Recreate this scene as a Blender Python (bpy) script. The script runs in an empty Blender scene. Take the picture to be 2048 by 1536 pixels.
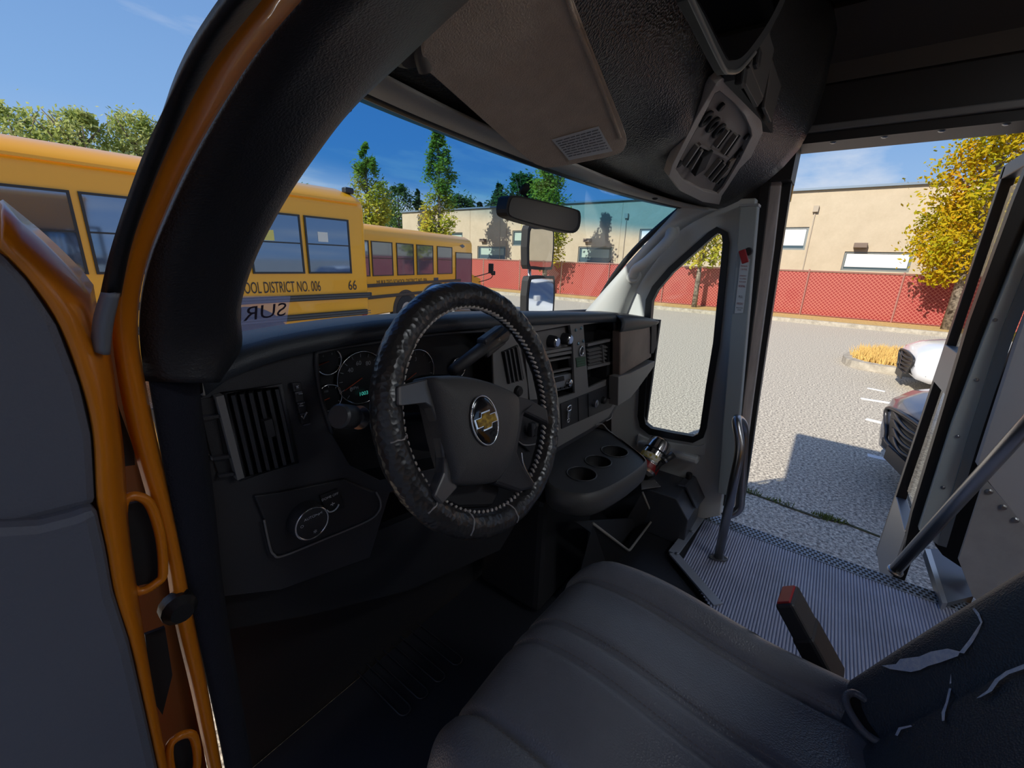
import bpy, bmesh, math, random
from mathutils import Vector, Matrix
from mathutils.geometry import tessellate_polygon

scene = bpy.context.scene
COL = scene.collection
random.seed(7)

# ------------------------------------------------------------------ camera
F_PX, CX, CY = 840.0, 1024.0, 768.0
CAM = Vector((-0.91, 0.0, 1.95))
RIGHT = Vector((0.60124262, -0.7983209, 0.03451166))
DOWN = Vector((-0.20612844, -0.19668096, -0.95855499))
FWD = Vector((0.77202227, 0.56921027, -0.28280962))
cd = bpy.data.cameras.new('camera')
cam = bpy.data.objects.new('camera', cd)
COL.objects.link(cam)
cam.matrix_world = Matrix(((RIGHT.x, -DOWN.x, -FWD.x, CAM.x), (RIGHT.y, -DOWN.y, -FWD.y, CAM.y),
                           (RIGHT.z, -DOWN.z, -FWD.z, CAM.z), (0, 0, 0, 1)))
cd.sensor_fit = 'HORIZONTAL'
cd.sensor_width = 36.0
cd.lens = 36.0 * F_PX / 2048.0
cd.clip_start = 0.02
cd.clip_end = 500
scene.camera = cam

# ------------------------------------------------------------------ sky, sun, exposure
world = bpy.data.worlds.new('sky')
scene.world = world
world.use_nodes = True
nt = world.node_tree
nt.nodes.clear()
out = nt.nodes.new('ShaderNodeOutputWorld')
bg = nt.nodes.new('ShaderNodeBackground')
tc = nt.nodes.new('ShaderNodeTexCoord')
sep = nt.nodes.new('ShaderNodeSeparateXYZ')
nt.links.new(tc.outputs['Generated'], sep.inputs[0])
ramp = nt.nodes.new('ShaderNodeValToRGB')
e = ramp.color_ramp.elements
e[0].position = 0.0; e[0].color = (0.50, 0.70, 0.95, 1)
e[1].position = 0.75; e[1].color = (0.065, 0.19, 0.55, 1)
m_ = e.new(0.22); m_.color = (0.26, 0.48, 0.86, 1)
nt.links.new(sep.outputs['Z'], ramp.inputs[0])
# flat cloud layer: direction divided by height
addz = nt.nodes.new('ShaderNodeMath'); addz.operation = 'ADD'; addz.inputs[1].default_value = 0.06
nt.links.new(sep.outputs['Z'], addz.inputs[0])
mx = nt.nodes.new('ShaderNodeMath'); mx.operation = 'MAXIMUM'; mx.inputs[1].default_value = 0.04
nt.links.new(addz.outputs[0], mx.inputs[0])
dv = nt.nodes.new('ShaderNodeVectorMath'); dv.operation = 'DIVIDE'
nt.links.new(tc.outputs['Generated'], dv.inputs[0])
cmb = nt.nodes.new('ShaderNodeCombineXYZ')
for i in range(3):
    nt.links.new(mx.outputs[0], cmb.inputs[i])
nt.links.new(cmb.outputs[0], dv.inputs[1])
mpn = nt.nodes.new('ShaderNodeMapping')
mpn.inputs['Location'].default_value = (1.3, 4.4, 0)
mpn.inputs['Scale'].default_value = (0.30, 0.55, 0.0)
nt.links.new(dv.outputs[0], mpn.inputs[0])
nz = nt.nodes.new('ShaderNodeTexNoise')
nz.inputs['Scale'].default_value = 1.0; nz.inputs['Detail'].default_value = 8; nz.inputs['Roughness'].default_value = 0.55
nt.links.new(mpn.outputs[0], nz.inputs['Vector'])
cr = nt.nodes.new('ShaderNodeValToRGB')
cr.color_ramp.elements[0].position = 0.50; cr.color_ramp.elements[0].color = (0, 0, 0, 1)
cr.color_ramp.elements[1].position = 0.68; cr.color_ramp.elements[1].color = (1, 1, 1, 1)
nt.links.new(nz.outputs['Fac'], cr.inputs[0])
mixc = nt.nodes.new('ShaderNodeMix'); mixc.data_type = 'RGBA'
nt.links.new(cr.outputs[0], mixc.inputs[0])
nt.links.new(ramp.outputs[0], mixc.inputs[6])
mixc.inputs[7].default_value = (0.92, 0.95, 1.0, 1)
nt.links.new(mixc.outputs[2], bg.inputs[0])
bg.inputs[1].default_value = 0.60
nt.links.new(bg.outputs[0], out.inputs[0])

SUN_TRAVEL = Vector((1.0, -0.24, -0.70)).normalized()
sl = bpy.data.lights.new('sun', 'SUN')
sl.energy = 3.8
sl.angle = math.radians(0.53)
sl.color = (1.0, 0.93, 0.82)
so = bpy.data.objects.new('sun', sl)
COL.objects.link(so)
so.rotation_euler = SUN_TRAVEL.to_track_quat('-Z', 'Y').to_euler()
so.location = (-12, 4, 14)

vs = scene.view_settings
vs.view_transform = 'Standard'
vs.look = 'None'
vs.exposure = 0.55
vs.gamma = 1.0
vs.use_curve_mapping = False

# ------------------------------------------------------------------ pixel helpers
def ray(px, py):
    return RIGHT * ((px - CX) / F_PX) + DOWN * ((py - CY) / F_PX) + FWD

def P(px, py, X=None, Y=None, Z=None):
    d = ray(px, py)
    if X is not None: t = (X - CAM.x) / d.x
    elif Y is not None: t = (Y - CAM.y) / d.y
    else: t = (Z - CAM.z) / d.z
    return CAM + d * t

def PL(px, py, p0, n):
    d = ray(px, py)
    return CAM + d * ((Vector(p0) - CAM).dot(n) / d.dot(n))

# ------------------------------------------------------------------ materials
def lin(c):
    return tuple((x / 12.92 if x <= 0.04045 else ((x + 0.055) / 1.055) ** 2.4) for x in c)

def rgb(r, g, b):
    return lin((r / 255, g / 255, b / 255)) + (1,)

MATS = {}
def mat(name, col, rough=0.5, metal=0.0, bump=0.0, bscale=200.0, var=0.0, vscale=6.0, col2=None,
        spec=0.5, coat=0.0, emit=None, estr=0.0, btype='noise', stretch=None, detail=3.0):
    if name in MATS: return MATS[name]
    m = bpy.data.materials.new(name); m.use_nodes = True
    n = m.node_tree.nodes; l = m.node_tree.links
    b = n['Principled BSDF']
    b.inputs['Base Color'].default_value = col
    b.inputs['Roughness'].default_value = rough
    b.inputs['Metallic'].default_value = metal
    b.inputs['Specular IOR Level'].default_value = spec
    b.inputs['Coat Weight'].default_value = coat
    t = None
    if var or bump:
        t = n.new('ShaderNodeTexCoord')
        vec = t.outputs['Object']
        if stretch:
            mp = n.new('ShaderNodeMapping'); mp.inputs['Scale'].default_value = stretch
            l.new(vec, mp.inputs[0]); vec = mp.outputs[0]
    if var:
        nz = n.new('ShaderNodeTexNoise'); nz.inputs['Scale'].default_value = vscale
        nz.inputs['Detail'].default_value = 6; nz.inputs['Roughness'].default_value = 0.6
        l.new(vec, nz.inputs['Vector'])
        rp = n.new('ShaderNodeValToRGB')
        rp.color_ramp.elements[0].position = 0.5 - 0.25 / max(var, .05) * 0.25
        rp.color_ramp.elements[1].position = 0.5 + 0.25 / max(var, .05) * 0.25
        rp.color_ramp.elements[0].color = col
        rp.color_ramp.elements[1].color = col2 or tuple(min(1, c * (1 + var)) for c in col[:3]) + (1,)
        l.new(nz.outputs['Fac'], rp.inputs[0]); l.new(rp.outputs[0], b.inputs['Base Color'])
    if bump:
        if btype == 'voronoi':
            tx = n.new('ShaderNodeTexVoronoi'); o = tx.outputs['Distance']
        else:
            tx = n.new('ShaderNodeTexNoise'); o = tx.outputs['Fac']; tx.inputs['Detail'].default_value = detail
        tx.inputs['Scale'].default_value = bscale
        l.new(vec, tx.inputs['Vector'])
        bp = n.new('ShaderNodeBump'); bp.inputs['Strength'].default_value = bump; bp.inputs['Distance'].default_value = 0.002
        l.new(o, bp.inputs['Height']); l.new(bp.outputs[0], b.inputs['Normal'])
    if emit:
        b.inputs['Emission Color'].default_value = emit; b.inputs['Emission Strength'].default_value = estr
    MATS[name] = m
    return m

def glass_mat(name, tint=(0.93, 0.97, 0.97, 1), refl=0.5, band=None):
    if name in MATS: return MATS[name]
    m = bpy.data.materials.new(name); m.use_nodes = True
    n = m.node_tree.nodes; l = m.node_tree.links
    n.clear()
    o = n.new('ShaderNodeOutputMaterial'); mixs = n.new('ShaderNodeMixShader')
    tr = n.new('ShaderNodeBsdfTransparent'); gl = n.new('ShaderNodeBsdfGlossy'); gl.inputs['Roughness'].default_value = 0.01
    tr.inputs[0].default_value = tint
    lw = n.new('ShaderNodeLayerWeight'); lw.inputs[0].default_value = 0.5
    pw = n.new('ShaderNodeMath'); pw.operation = 'POWER'; pw.inputs[1].default_value = 5.0
    l.new(lw.outputs['Facing'], pw.inputs[0])
    mu = n.new('ShaderNodeMath'); mu.operation = 'MULTIPLY_ADD'; mu.inputs[1].default_value = 0.9 * refl; mu.inputs[2].default_value = 0.06 * refl
    l.new(pw.outputs[0], mu.inputs[0]); l.new(mu.outputs[0], mixs.inputs[0])
    l.new(tr.outputs[0], mixs.inputs[1]); l.new(gl.outputs[0], mixs.inputs[2]); l.new(mixs.outputs[0], o.inputs[0])
    if band:   # shade band laminated into the top of the pane: z0 clear, z1 full
        tcn = n.new('ShaderNodeTexCoord'); sp = n.new('ShaderNodeSeparateXYZ'); l.new(tcn.outputs['Object'], sp.inputs[0])
        mr = n.new('ShaderNodeMapRange'); mr.inputs['From Min'].default_value = band[0]; mr.inputs['From Max'].default_value = band[1]
        mr.interpolation_type = 'SMOOTHSTEP'
        l.new(sp.outputs['Z'], mr.inputs['Value'])
        mc = n.new('ShaderNodeMix'); mc.data_type = 'RGBA'; mc.inputs[6].default_value = tint; mc.inputs[7].default_value = band[2]
        l.new(mr.outputs[0], mc.inputs[0]); l.new(mc.outputs[2], tr.inputs[0])
    MATS[name] = m
    return m

# ------------------------------------------------------------------ object helpers
def thing(name, label, cat, loc=(0, 0, 0), rotz=0.0, group=None, kind=None):
    o = bpy.data.objects.new(name, None); COL.objects.link(o)
    o.empty_display_size = 0.1
    o.location = loc; o.rotation_euler = (0, 0, rotz)
    return tag(o, label, cat, group, kind)

def tag(o, label=None, cat=None, group=None, kind=None):
    if label: o['label'] = label
    if cat: o['category'] = cat
    if group: o['group'] = group
    if kind: o['kind'] = kind
    return o

LOCAL = [False]
def link(name, me, m, parent=None, smooth=False, bevel=0.0, bseg=2):
    o = bpy.data.objects.new(name, me); COL.objects.link(o)
    if m: me.materials.append(m)
    if smooth:
        me.polygons.foreach_set('use_smooth', [True] * len(me.polygons))
    if parent is not None:
        o.parent = parent
        if not LOCAL[0]:
            o.matrix_parent_inverse = parent.matrix_basis.inverted() if parent.type == 'EMPTY' else Matrix()
    if bevel:
        b = o.modifiers.new('bevel', 'BEVEL'); b.width = bevel; b.segments = bseg; b.limit_method = 'ANGLE'; b.angle_limit = math.radians(40)
        b.harden_normals = False
    return o

def mesh(name, v, f, m, parent=None, smooth=False, bevel=0.0, bseg=2):
    me = bpy.data.meshes.new(name)
    me.from_pydata([tuple(x) for x in v], [], f); me.update()
    return link(name, me, m, parent, smooth, bevel, bseg)

def fix(o):
    bm = bmesh.new(); bm.from_mesh(o.data); bmesh.ops.recalc_face_normals(bm, faces=bm.faces); bm.to_mesh(o.data); bm.free()
    return o

def plate(name, loops, off, m, parent=None, bevel=0.0, smooth=False):
    """slab: outer loop plus hole loops (planar 3D points), extruded by vector off"""
    off = Vector(off)
    loops = [[Vector(p) for p in lp] for lp in loops]
    flat = [p for lp in loops for p in lp]
    n = len(flat)
    tris = tessellate_polygon(loops)
    v = flat + [p + off for p in flat]
    f = [tuple(t) for t in tris] + [tuple(i + n for i in reversed(t)) for t in tris]
    s = 0
    for lp in loops:
        k = len(lp)
        for i in range(k):
            a, b = s + i, s + (i + 1) % k
            f.append((a, b, b + n, a + n))
        s += k
    o = mesh(name, v, f, m, parent, smooth, bevel)
    return fix(o)

def box(name, c, s, m, parent=None, rot=None, bevel=0.0):
    c = Vector(c); hx, hy, hz = s[0] / 2, s[1] / 2, s[2] / 2
    vs_ = [Vector((x, y, z)) for x in (-hx, hx) for y in (-hy, hy) for z in (-hz, hz)]
    if rot is not None: vs_ = [rot @ p for p in vs_]
    f = [(0, 1, 3, 2), (4, 6, 7, 5), (0, 4, 5, 1), (2, 3, 7, 6), (0, 2, 6, 4), (1, 5, 7, 3)]
    return mesh(name, [p + c for p in vs_], f, m, parent, False, bevel)

def bar(name, a, b, w, d, up, m, parent=None, bevel=0.0):
    """rectangular bar from a to b; w across (dir x up), d along up"""
    a, b = Vector(a), Vector(b); z = (b - a).normalized(); x = z.cross(Vector(up)).normalized(); y = x.cross(z)
    v = []
    for p in (a, b):
        for sx, sy in ((-1, -1), (1, -1), (1, 1), (-1, 1)):
            v.append(p + x * (sx * w / 2) + y * (sy * d / 2))
    f = [(3, 2, 1, 0), (4, 5, 6, 7)] + [(i, (i + 1) % 4, (i + 1) % 4 + 4, i + 4) for i in range(4)]
    return fix(mesh(name, v, f, m, parent, False, bevel))

def frames(pts, closed=False):
    pts = [Vector(p) for p in pts]; n = len(pts); res = []
    up = None
    for i in range(n):
        if closed: t = (pts[(i + 1) % n] - pts[i - 1]).normalized()
        else: t = (pts[min(i + 1, n - 1)] - pts[max(i - 1, 0)]).normalized()
        if up is None:
            up = Vector((0, 0, 1)) if abs(t.z) < 0.9 else Vector((1, 0, 0))
        x = t.cross(up).normalized(); up = x.cross(t).normalized()
        res.append((pts[i], x, up))
    return res

def tube_geo(pts, r, n=10, closed=False):
    fr = frames(pts, closed); v = []; f = []
    for i, (p, x, y) in enumerate(fr):
        ri = r[i] if isinstance(r, (list, tuple)) else r
        for k in range(n):
            a = 2 * math.pi * k / n
            v.append(p + x * (ri * math.cos(a)) + y * (ri * math.sin(a)))
    m_ = len(fr)
    for i in range(m_ if closed else m_ - 1):
        j = (i + 1) % m_
        for k in range(n):
            f.append((i * n + k, i * n + (k + 1) % n, j * n + (k + 1) % n, j * n + k))
    if not closed:
        f.append(tuple(range(n - 1, -1, -1))); f.append(tuple((m_ - 1) * n + k for k in range(n)))
    return v, f

def tube(name, pts, r, m, parent=None, n=10, closed=False, smooth=True):
    v, f = tube_geo(pts, r, n, closed)
    return mesh(name, v, f, m, parent, smooth)

def round_path(pts, r, k=5):
    pts = [Vector(p) for p in pts]; o = [pts[0]]
    for i in range(1, len(pts) - 1):
        a, b, c = pts[i - 1], pts[i], pts[i + 1]
        d1 = (a - b); d2 = (c - b); rr = min(r, d1.length * .49, d2.length * .49)
        p, q = b + d1.normalized() * rr, b + d2.normalized() * rr
        for j in range(k + 1):
            t = j / k
            o.append(p * (1 - t) ** 2 + b * 2 * t * (1 - t) + q * t * t)
    o.append(pts[-1]); return o

def smooth_curve(pts, k=6, closed=False):
    pts = [Vector(p) for p in pts]; n = len(pts); o = []
    g = (lambda i: pts[i % n]) if closed else (lambda i: pts[max(0, min(n - 1, i))])
    for i in range(n if closed else n - 1):
        p0, p1, p2, p3 = g(i - 1), g(i), g(i + 1), g(i + 2)
        for j in range(k):
            t = j / k
            o.append(0.5 * ((2 * p1) + (p2 - p0) * t + (2 * p0 - 5 * p1 + 4 * p2 - p3) * t * t + (3 * p1 - p0 - 3 * p2 + p3) * t ** 3))
    if not closed: o.append(pts[-1])
    return o

def resample(pts, n):
    pts = [Vector(p) for p in pts]; L = [0]
    for a, b in zip(pts, pts[1:]): L.append(L[-1] + (b - a).length)
    o = []
    for i in range(n):
        t = L[-1] * i / (n - 1); k = 0
        while k < len(L) - 2 and L[k + 1] < t: k += 1
        s = (t - L[k]) / max(1e-9, L[k + 1] - L[k])
        o.append(pts[k].lerp(pts[k + 1], min(1, max(0, s))))
    return o

def loft(name, rows, m, parent=None, closed=False, smooth=True, thick=0.0):
    """rows: equal-length point lists"""
    n = len(rows[0]); v = [p for r in rows for p in r]; f = []
    for i in range(len(rows) - 1):
        for k in range(n if closed else n - 1):
            f.append((i * n + k, i * n + (k + 1) % n, (i + 1) * n + (k + 1) % n, (i + 1) * n + k))
    o = mesh(name, v, f, m, parent, smooth)
    fix(o)
    if thick:
        s = o.modifiers.new('solid', 'SOLIDIFY'); s.thickness = thick; s.offset = 0
    return o

def lathe(name, prof, p0, axis, m, parent=None, n=28, smooth=True):
    """prof: (r, h) pairs along axis from p0"""
    ax = Vector(axis).normalized(); x = ax.orthogonal().normalized(); y = ax.cross(x); p0 = Vector(p0)
    v = []; f = []
    for r, h in prof:
        for k in range(n):
            a = 2 * math.pi * k / n
            v.append(p0 + ax * h + x * (r * math.cos(a)) + y * (r * math.sin(a)))
    for i in range(len(prof) - 1):
        for k in range(n):
            f.append((i * n + k, i * n + (k + 1) % n, (i + 1) * n + (k + 1) % n, (i + 1) * n + k))
    f.append(tuple(range(n - 1, -1, -1))); f.append(tuple((len(prof) - 1) * n + k for k in range(n)))
    o = fix(mesh(name, v, f, m, parent, smooth))
    if smooth:
        es = o.modifiers.new('split', 'EDGE_SPLIT'); es.split_angle = math.radians(35)
    return o

def text(name, s, c, right, up, m, parent=None, w=None, h=0.1, depth=0.002, anchor='c', squeeze=1.0):
    cu = bpy.data.curves.new(name, 'FONT'); cu.body = s; cu.size = 1.0; cu.extrude = 0.0
    cu.resolution_u = 3
    to = bpy.data.objects.new('tmp_text', cu)
    me = bpy.data.meshes.new_from_object(to)
    bpy.data.objects.remove(to); bpy.data.curves.remove(cu)
    xs = [p.co.x for p in me.vertices]; ys = [p.co.y for p in me.vertices]
    if not xs: return None
    x0, x1, y0, y1 = min(xs), max(xs), min(ys), max(ys)
    sy = h / max(1e-6, y1 - y0)
    sx = (w / (x1 - x0)) if w else sy * squeeze
    ox = {'c': (x0 + x1) / 2, 'l': x0, 'r': x1}[anchor]; oy = (y0 + y1) / 2
    r, u, c = Vector(right).normalized(), Vector(up).normalized(), Vector(c)
    nn = r.cross(u)
    for p in me.vertices:
        p.co = c + r * ((p.co.x - ox) * sx) + u * ((p.co.y - oy) * sy) + nn * depth
    me.update()
    o = link(name, me, m, parent)
    return o

def rrect(cx, cy, w, h, r, k=4):
    o = []
    for sx, sy, a0 in ((1, 1, 0), (-1, 1, 90), (-1, -1, 180), (1, -1, 270)):
        for j in range(k + 1):
            a = math.radians(a0 + 90 * j / k)
            o.append((cx + sx * (w / 2 - r) + r * math.cos(a), cy + sy * (h / 2 - r) + r * math.sin(a)))
    return o

def join_geo(parts):
    v = []; f = []
    for pv, pf in parts:
        b = len(v); v += list(pv); f += [tuple(i + b for i in q) for q in pf]
    return v, f

def box_geo(c, s, rot=None):
    c = Vector(c); hx, hy, hz = s[0] / 2, s[1] / 2, s[2] / 2
    vs_ = [Vector((x, y, z)) for x in (-hx, hx) for y in (-hy, hy) for z in (-hz, hz)]
    if rot is not None: vs_ = [rot @ p for p in vs_]
    return [p + c for p in vs_], [(0, 1, 3, 2), (4, 6, 7, 5), (0, 4, 5, 1), (2, 3, 7, 6), (0, 2, 6, 4), (1, 5, 7, 3)]

# ------------------------------------------------------------------ shared materials
M_PLASTIC = mat('black_plastic', (0.028, 0.028, 0.032, 1), 0.48, bump=0.25, bscale=900)
M_DASH = mat('dash_plastic', (0.036, 0.036, 0.041, 1), 0.46, bump=0.3, bscale=800)
M_STACK = mat('stack_plastic', (0.20, 0.19, 0.185, 1), 0.42, bump=0.2, bscale=900)
M_BLACK = mat('matte_black', (0.014, 0.014, 0.016, 1), 0.6)
M_RUBBER = mat('rubber', (0.012, 0.012, 0.013, 1), 0.45, bump=0.15, bscale=300)
M_GRAIN = mat('grained_vinyl', (0.036, 0.034, 0.034, 1), 0.30, bump=0.7, bscale=260, btype='voronoi')
M_LEATHER = mat('seat_vinyl', (0.150, 0.153, 0.170, 1), 0.33, bump=0.30, bscale=420, btype='voronoi', var=0.35, vscale=5)
M_ORANGE = mat('bus_orange', rgb(216, 124, 14), 0.35, coat=0.3, var=0.15, vscale=5)
M_YELLOW = mat('bus_yellow', rgb(244, 172, 20), 0.35, coat=0.35)
M_WHITE = mat('white_panel', rgb(196, 200, 200), 0.45)
M_CHROME = mat('chrome', (0.75, 0.75, 0.76, 1), 0.18, 1.0)
M_STEEL = mat('dark_steel_tube', (0.42, 0.42, 0.43, 1), 0.30, 1.0)
M_ALU = mat('aluminium', (0.50, 0.53, 0.56, 1), 0.42, 0.9, bump=0.1, bscale=60, stretch=(1, 1, 20))
M_SCREW = mat('screw_metal', (0.35, 0.36, 0.38, 1), 0.35, 1.0)
M_INK = mat('white_ink', (0.70, 0.72, 0.75, 1), 0.6)
M_DARKINK = mat('dark_ink', (0.012, 0.012, 0.014, 1), 0.6)
M_REDINK = mat('red_ink', rgb(150, 30, 40), 0.6)
# ================================================================== the cab shell
def struct(o, label, cat):
    return tag(o, label, cat, None, 'structure')

def strip(name, Lp, Rp, m, parent=None, n=40, bulge=None, thick=0.0, mid=3):
    """surface between two edge curves; bulge moves the middle"""
    L = resample(smooth_curve(Lp), n); R = resample(smooth_curve(Rp), n)
    rows = []
    for k in range(mid + 2):
        t = k / (mid + 1)
        b = Vector(bulge) * math.sin(math.pi * t) if bulge else Vector()
        rows.append([a.lerp(c, t) + b for a, c in zip(L, R)])
    return loft(name, rows, m, parent, thick=thick)

FZ = 0.88          # cab floor
LZ = 0.90          # ribbed landing

# floor
floor = struct(plate('floor', [[(-0.86, -4.9, FZ), (1.08, -4.9, FZ), (1.08, -1.6, FZ), (0.93, -1.6, FZ), (0.93, 0.28, FZ), (0.86, 0.80, FZ), (-0.74, 0.80, FZ), (-0.80, 0.35, FZ)]],
                     (0, 0, -0.05), mat('floor_rubber', (0.020, 0.021, 0.026, 1), 0.42, bump=0.3, bscale=120)),
               'black rubber cab floor under the dashboard and driver seat', 'floor')
# raised wheel-house hump by the driver and moulded heel ribs in the mat
hump_rows = []
for i in range(13):
    t = i / 12
    row = []
    for j in range(17):
        s = j / 16
        x = -0.80 + 0.46 * s; y = -0.10 + 0.34 * t
        h = 0.10 * math.sin(math.pi * s) ** 1.5 * math.sin(math.pi * t) ** 1.2
        row.append(Vector((x, y, FZ + 0.002 + h)))
    hump_rows.append(row)
loft('floor_hump', hump_rows, MATS['floor_rubber'], floor)
for k in range(4):
    c = P(795 + 35 * k, 1405 - 32 * k, Z=FZ + 0.004)
    pts = [c + Vector((p[0], p[1], 0)) for p in rrect(0, 0.09, 0.030, 0.26, 0.014)]
    tube('mat_rib', pts, 0.0022, mat('mat_rib_rubber', (0.022, 0.022, 0.026, 1), 0.4), floor, n=6, closed=True)
# carpet side sill next to the door
strip('sill_carpet', [P(292, 720, Y=.50), P(305, 800, Y=.50), P(340, 1000, Y=.50), P(390, 1250, Y=.50), P(440, 1480, Y=.50), P(470, 1640, Y=.50)],
      [P(392, 740, Y=.54), P(400, 820, Y=.54), P(425, 1000, Y=.54), P(445, 1190, Y=.54), P(480, 1400, Y=.54), P(520, 1640, Y=.54)],
      mat('sill_carpet', rgb(24, 26, 40), 0.9, bump=0.6, bscale=500), floor, n=24, bulge=(0, -0.012, 0), thick=0.004)

# landing with ribbed mat and perforated nosing
lc = [P(1412, 1036, Z=LZ), P(1352, 1108, Z=LZ), P(1392, 1172, Z=LZ)]
X_N0, X_N1 = 0.865, 0.935
land_in = 0.30
ribs_v = []; ribs_f = []
pitch = 0.0088
y = 0.250
k = 0
def rib_x0(yy):
    a, b, c = lc
    if yy > b.y: return b.x + (yy - b.y) / max(1e-4, (a.y - b.y)) * (X_N0 - b.x)
    if yy > c.y: return b.x + (yy - b.y) / (c.y - b.y) * (c.x - b.x)
    return max(0.18, c.x - (c.y - yy) * 1.2)
while y > -1.1:
    x0 = rib_x0(y); x1 = X_N0
    if x1 - x0 > 0.01:
        sec = [(-0.5, 0), (-0.30, .0042), (-0.08, .0050), (0.08, .0050), (0.30, .0042), (0.5, 0)]
        b = len(ribs_v)
        for (s, h) in sec:
            ribs_v += [Vector((x0, y + s * pitch, LZ + h)), Vector((x1, y + s * pitch, LZ + h))]
        for q in range(len(sec) - 1):
            ribs_f.append((b + 2 * q, b + 2 * q + 1, b + 2 * q + 3, b + 2 * q + 2))
    y -= pitch
landbase = plate('landing_board', [[(X_N1, 0.26, LZ - .001), (0.60, 0.275, LZ - .001), lc[1] - Vector((0, 0, .001)), lc[2] - Vector((0, 0, .001)),
                  (0.16, -0.2, LZ - .001), (0.16, -1.5, LZ - .001), (X_N1, -1.5, LZ - .001)]], (0, 0, -0.035), M_BLACK, floor)
rm = mesh('ribbed_mat', ribs_v, ribs_f, mat('ribbed_rubber', rgb(152, 158, 180), 0.30, spec=0.6, var=0.3, vscale=8), floor)
rm['label'] = 'grey ribbed rubber mat on the entry landing'
# aluminium edge trims at the cut corner
al = mat('edge_trim', rgb(150, 156, 168), 0.4, 0.2)
bar('edge_trim', lc[0] + Vector((-.03, .02, .006)), lc[1] + Vector((-.012, .008, .006)), 0.035, 0.008, (0, 0, 1), al, floor, 0.001)
bar('edge_trim', lc[1] + Vector((-.012, .008, .006)), lc[2] + Vector((-.05, -.08, .006)), 0.035, 0.008, (0, 0, 1), al, floor, 0.001)
for p_ in (lc[0].lerp(lc[1], .45), lc[1] + Vector((0.0, -.01, 0))):
    lathe('screw', [(.007, 0), (.007, .003), (.004, .005)], p_ + Vector((-.012, .006, .010)), (0, 0, 1), M_SCREW, floor, n=10)
nos = box('nosing_strip', ((X_N0 + X_N1) / 2, -0.30, LZ + 0.004), (X_N1 - X_N0, 1.14, 0.006), mat('nosing_metal', rgb(140, 152, 168), 0.40, 0.55), floor, bevel=0.002)
nos['label'] = 'perforated aluminium nosing along the landing edge'
hv = []
for r_ in range(4):
    for i in range(66):
        yy = 0.25 - 0.017 * i - (0.0085 if r_ % 2 else 0)
        hv.append(box_geo((X_N0 + .011 + r_ * .016, yy, LZ + .0076), (.009, .0105, .0012)))
v_, f_ = join_geo(hv)
hs = mesh('nosing_holes', v_, f_, M_BLACK, nos); hs['kind'] = 'stuff'
plate('nosing_face', [[(X_N1, .26, LZ + .005), (X_N1, -.88, LZ + .005), (X_N1, -.88, LZ - .2), (X_N1, .26, LZ - .2)]], (-.02, 0, 0), M_BLACK, floor)
# entry steps below
box('entry_step', (1.04, -0.16, 0.58), (0.22, 0.86, 0.04), mat('step_metal', rgb(60, 62, 66), .5, .4), floor)

# firewall in front of the pedals
wf = struct(box('wall_front', (0.03, 0.83, 1.28), (1.55, 0.03, 0.84), M_BLACK), 'black firewall panel below the dashboard', 'wall')

# ceiling over the aisle
M_CEIL = mat('ceiling_panel', rgb(34, 32, 32), 0.6, bump=0.1, bscale=60)
ceil = struct(box('ceiling', (0.0, -1.9, 2.72), (2.24, 4.3, 0.05), M_CEIL), 'dark panelled ceiling over the entry', 'ceiling')
M_COVE = mat('cove_panel', rgb(64, 59, 54), 0.55)
bar('cove_strip', (0.90, 0.20, 2.63), (0.90, -2.5, 2.63), 0.03, 0.20, Vector((-.8, 0, .6)), M_COVE, ceil)
bar('cove_strip', (0.955, 0.20, 2.565), (0.955, -2.5, 2.565), 0.02, 0.06, Vector((-.3, 0, .9)), M_COVE, ceil)
box('ceiling_seam', (0.30, -1.2, 2.688), (0.012, 2.8, 0.012), M_BLACK, ceil)
box('ceiling_rib', (0.62, 0.02, 2.685), (0.6, 0.03, 0.016), M_COVE, ceil)
plate('front_cap', [[(-0.58, 0.56, 2.22), (1.10, 0.56, 2.22), (1.10, 0.98, 2.80), (-1.10, 0.98, 2.80)]], (0, -.03, .03), M_YELLOW, ceil)
box('roof_skin', (0, -2.0, 2.79), (2.26, 5.96, 0.06), M_YELLOW, ceil)
plate('cap_cheek', [[(1.10, .56, 2.20), (1.10, .98, 2.80), (1.10, .2, 2.80), (1.10, .2, 2.20)]], (.02, 0, 0), M_YELLOW, ceil)
# added fill lamps, out of view, to brighten the dark interior
for i in range(3):
    dl = thing('fill_lamp', ['added fill lamp on the ceiling just behind the driver seat', 'added middle fill lamp over the aisle', 'added rear fill lamp over the aisle'][i], 'fill lamp', (0.0, -.95 - 1.3 * i, 2.695), 0, 'added fill lamps on the bus ceiling')
    c = Vector((0.0, -.95 - 1.3 * i, 2.695))
    box('fill_housing', c + Vector((0, 0, -.012)), (.40, .20, .024), M_WHITE, dl, bevel=.006)
    box('fill_lens', c + Vector((0, 0, -.030)), (.36, .16, .014), mat('fill_lens', (.9, .9, .9, 1), .5, emit=(.90, .95, 1.0, 1), estr=17.0), dl, bevel=.005)

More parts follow.
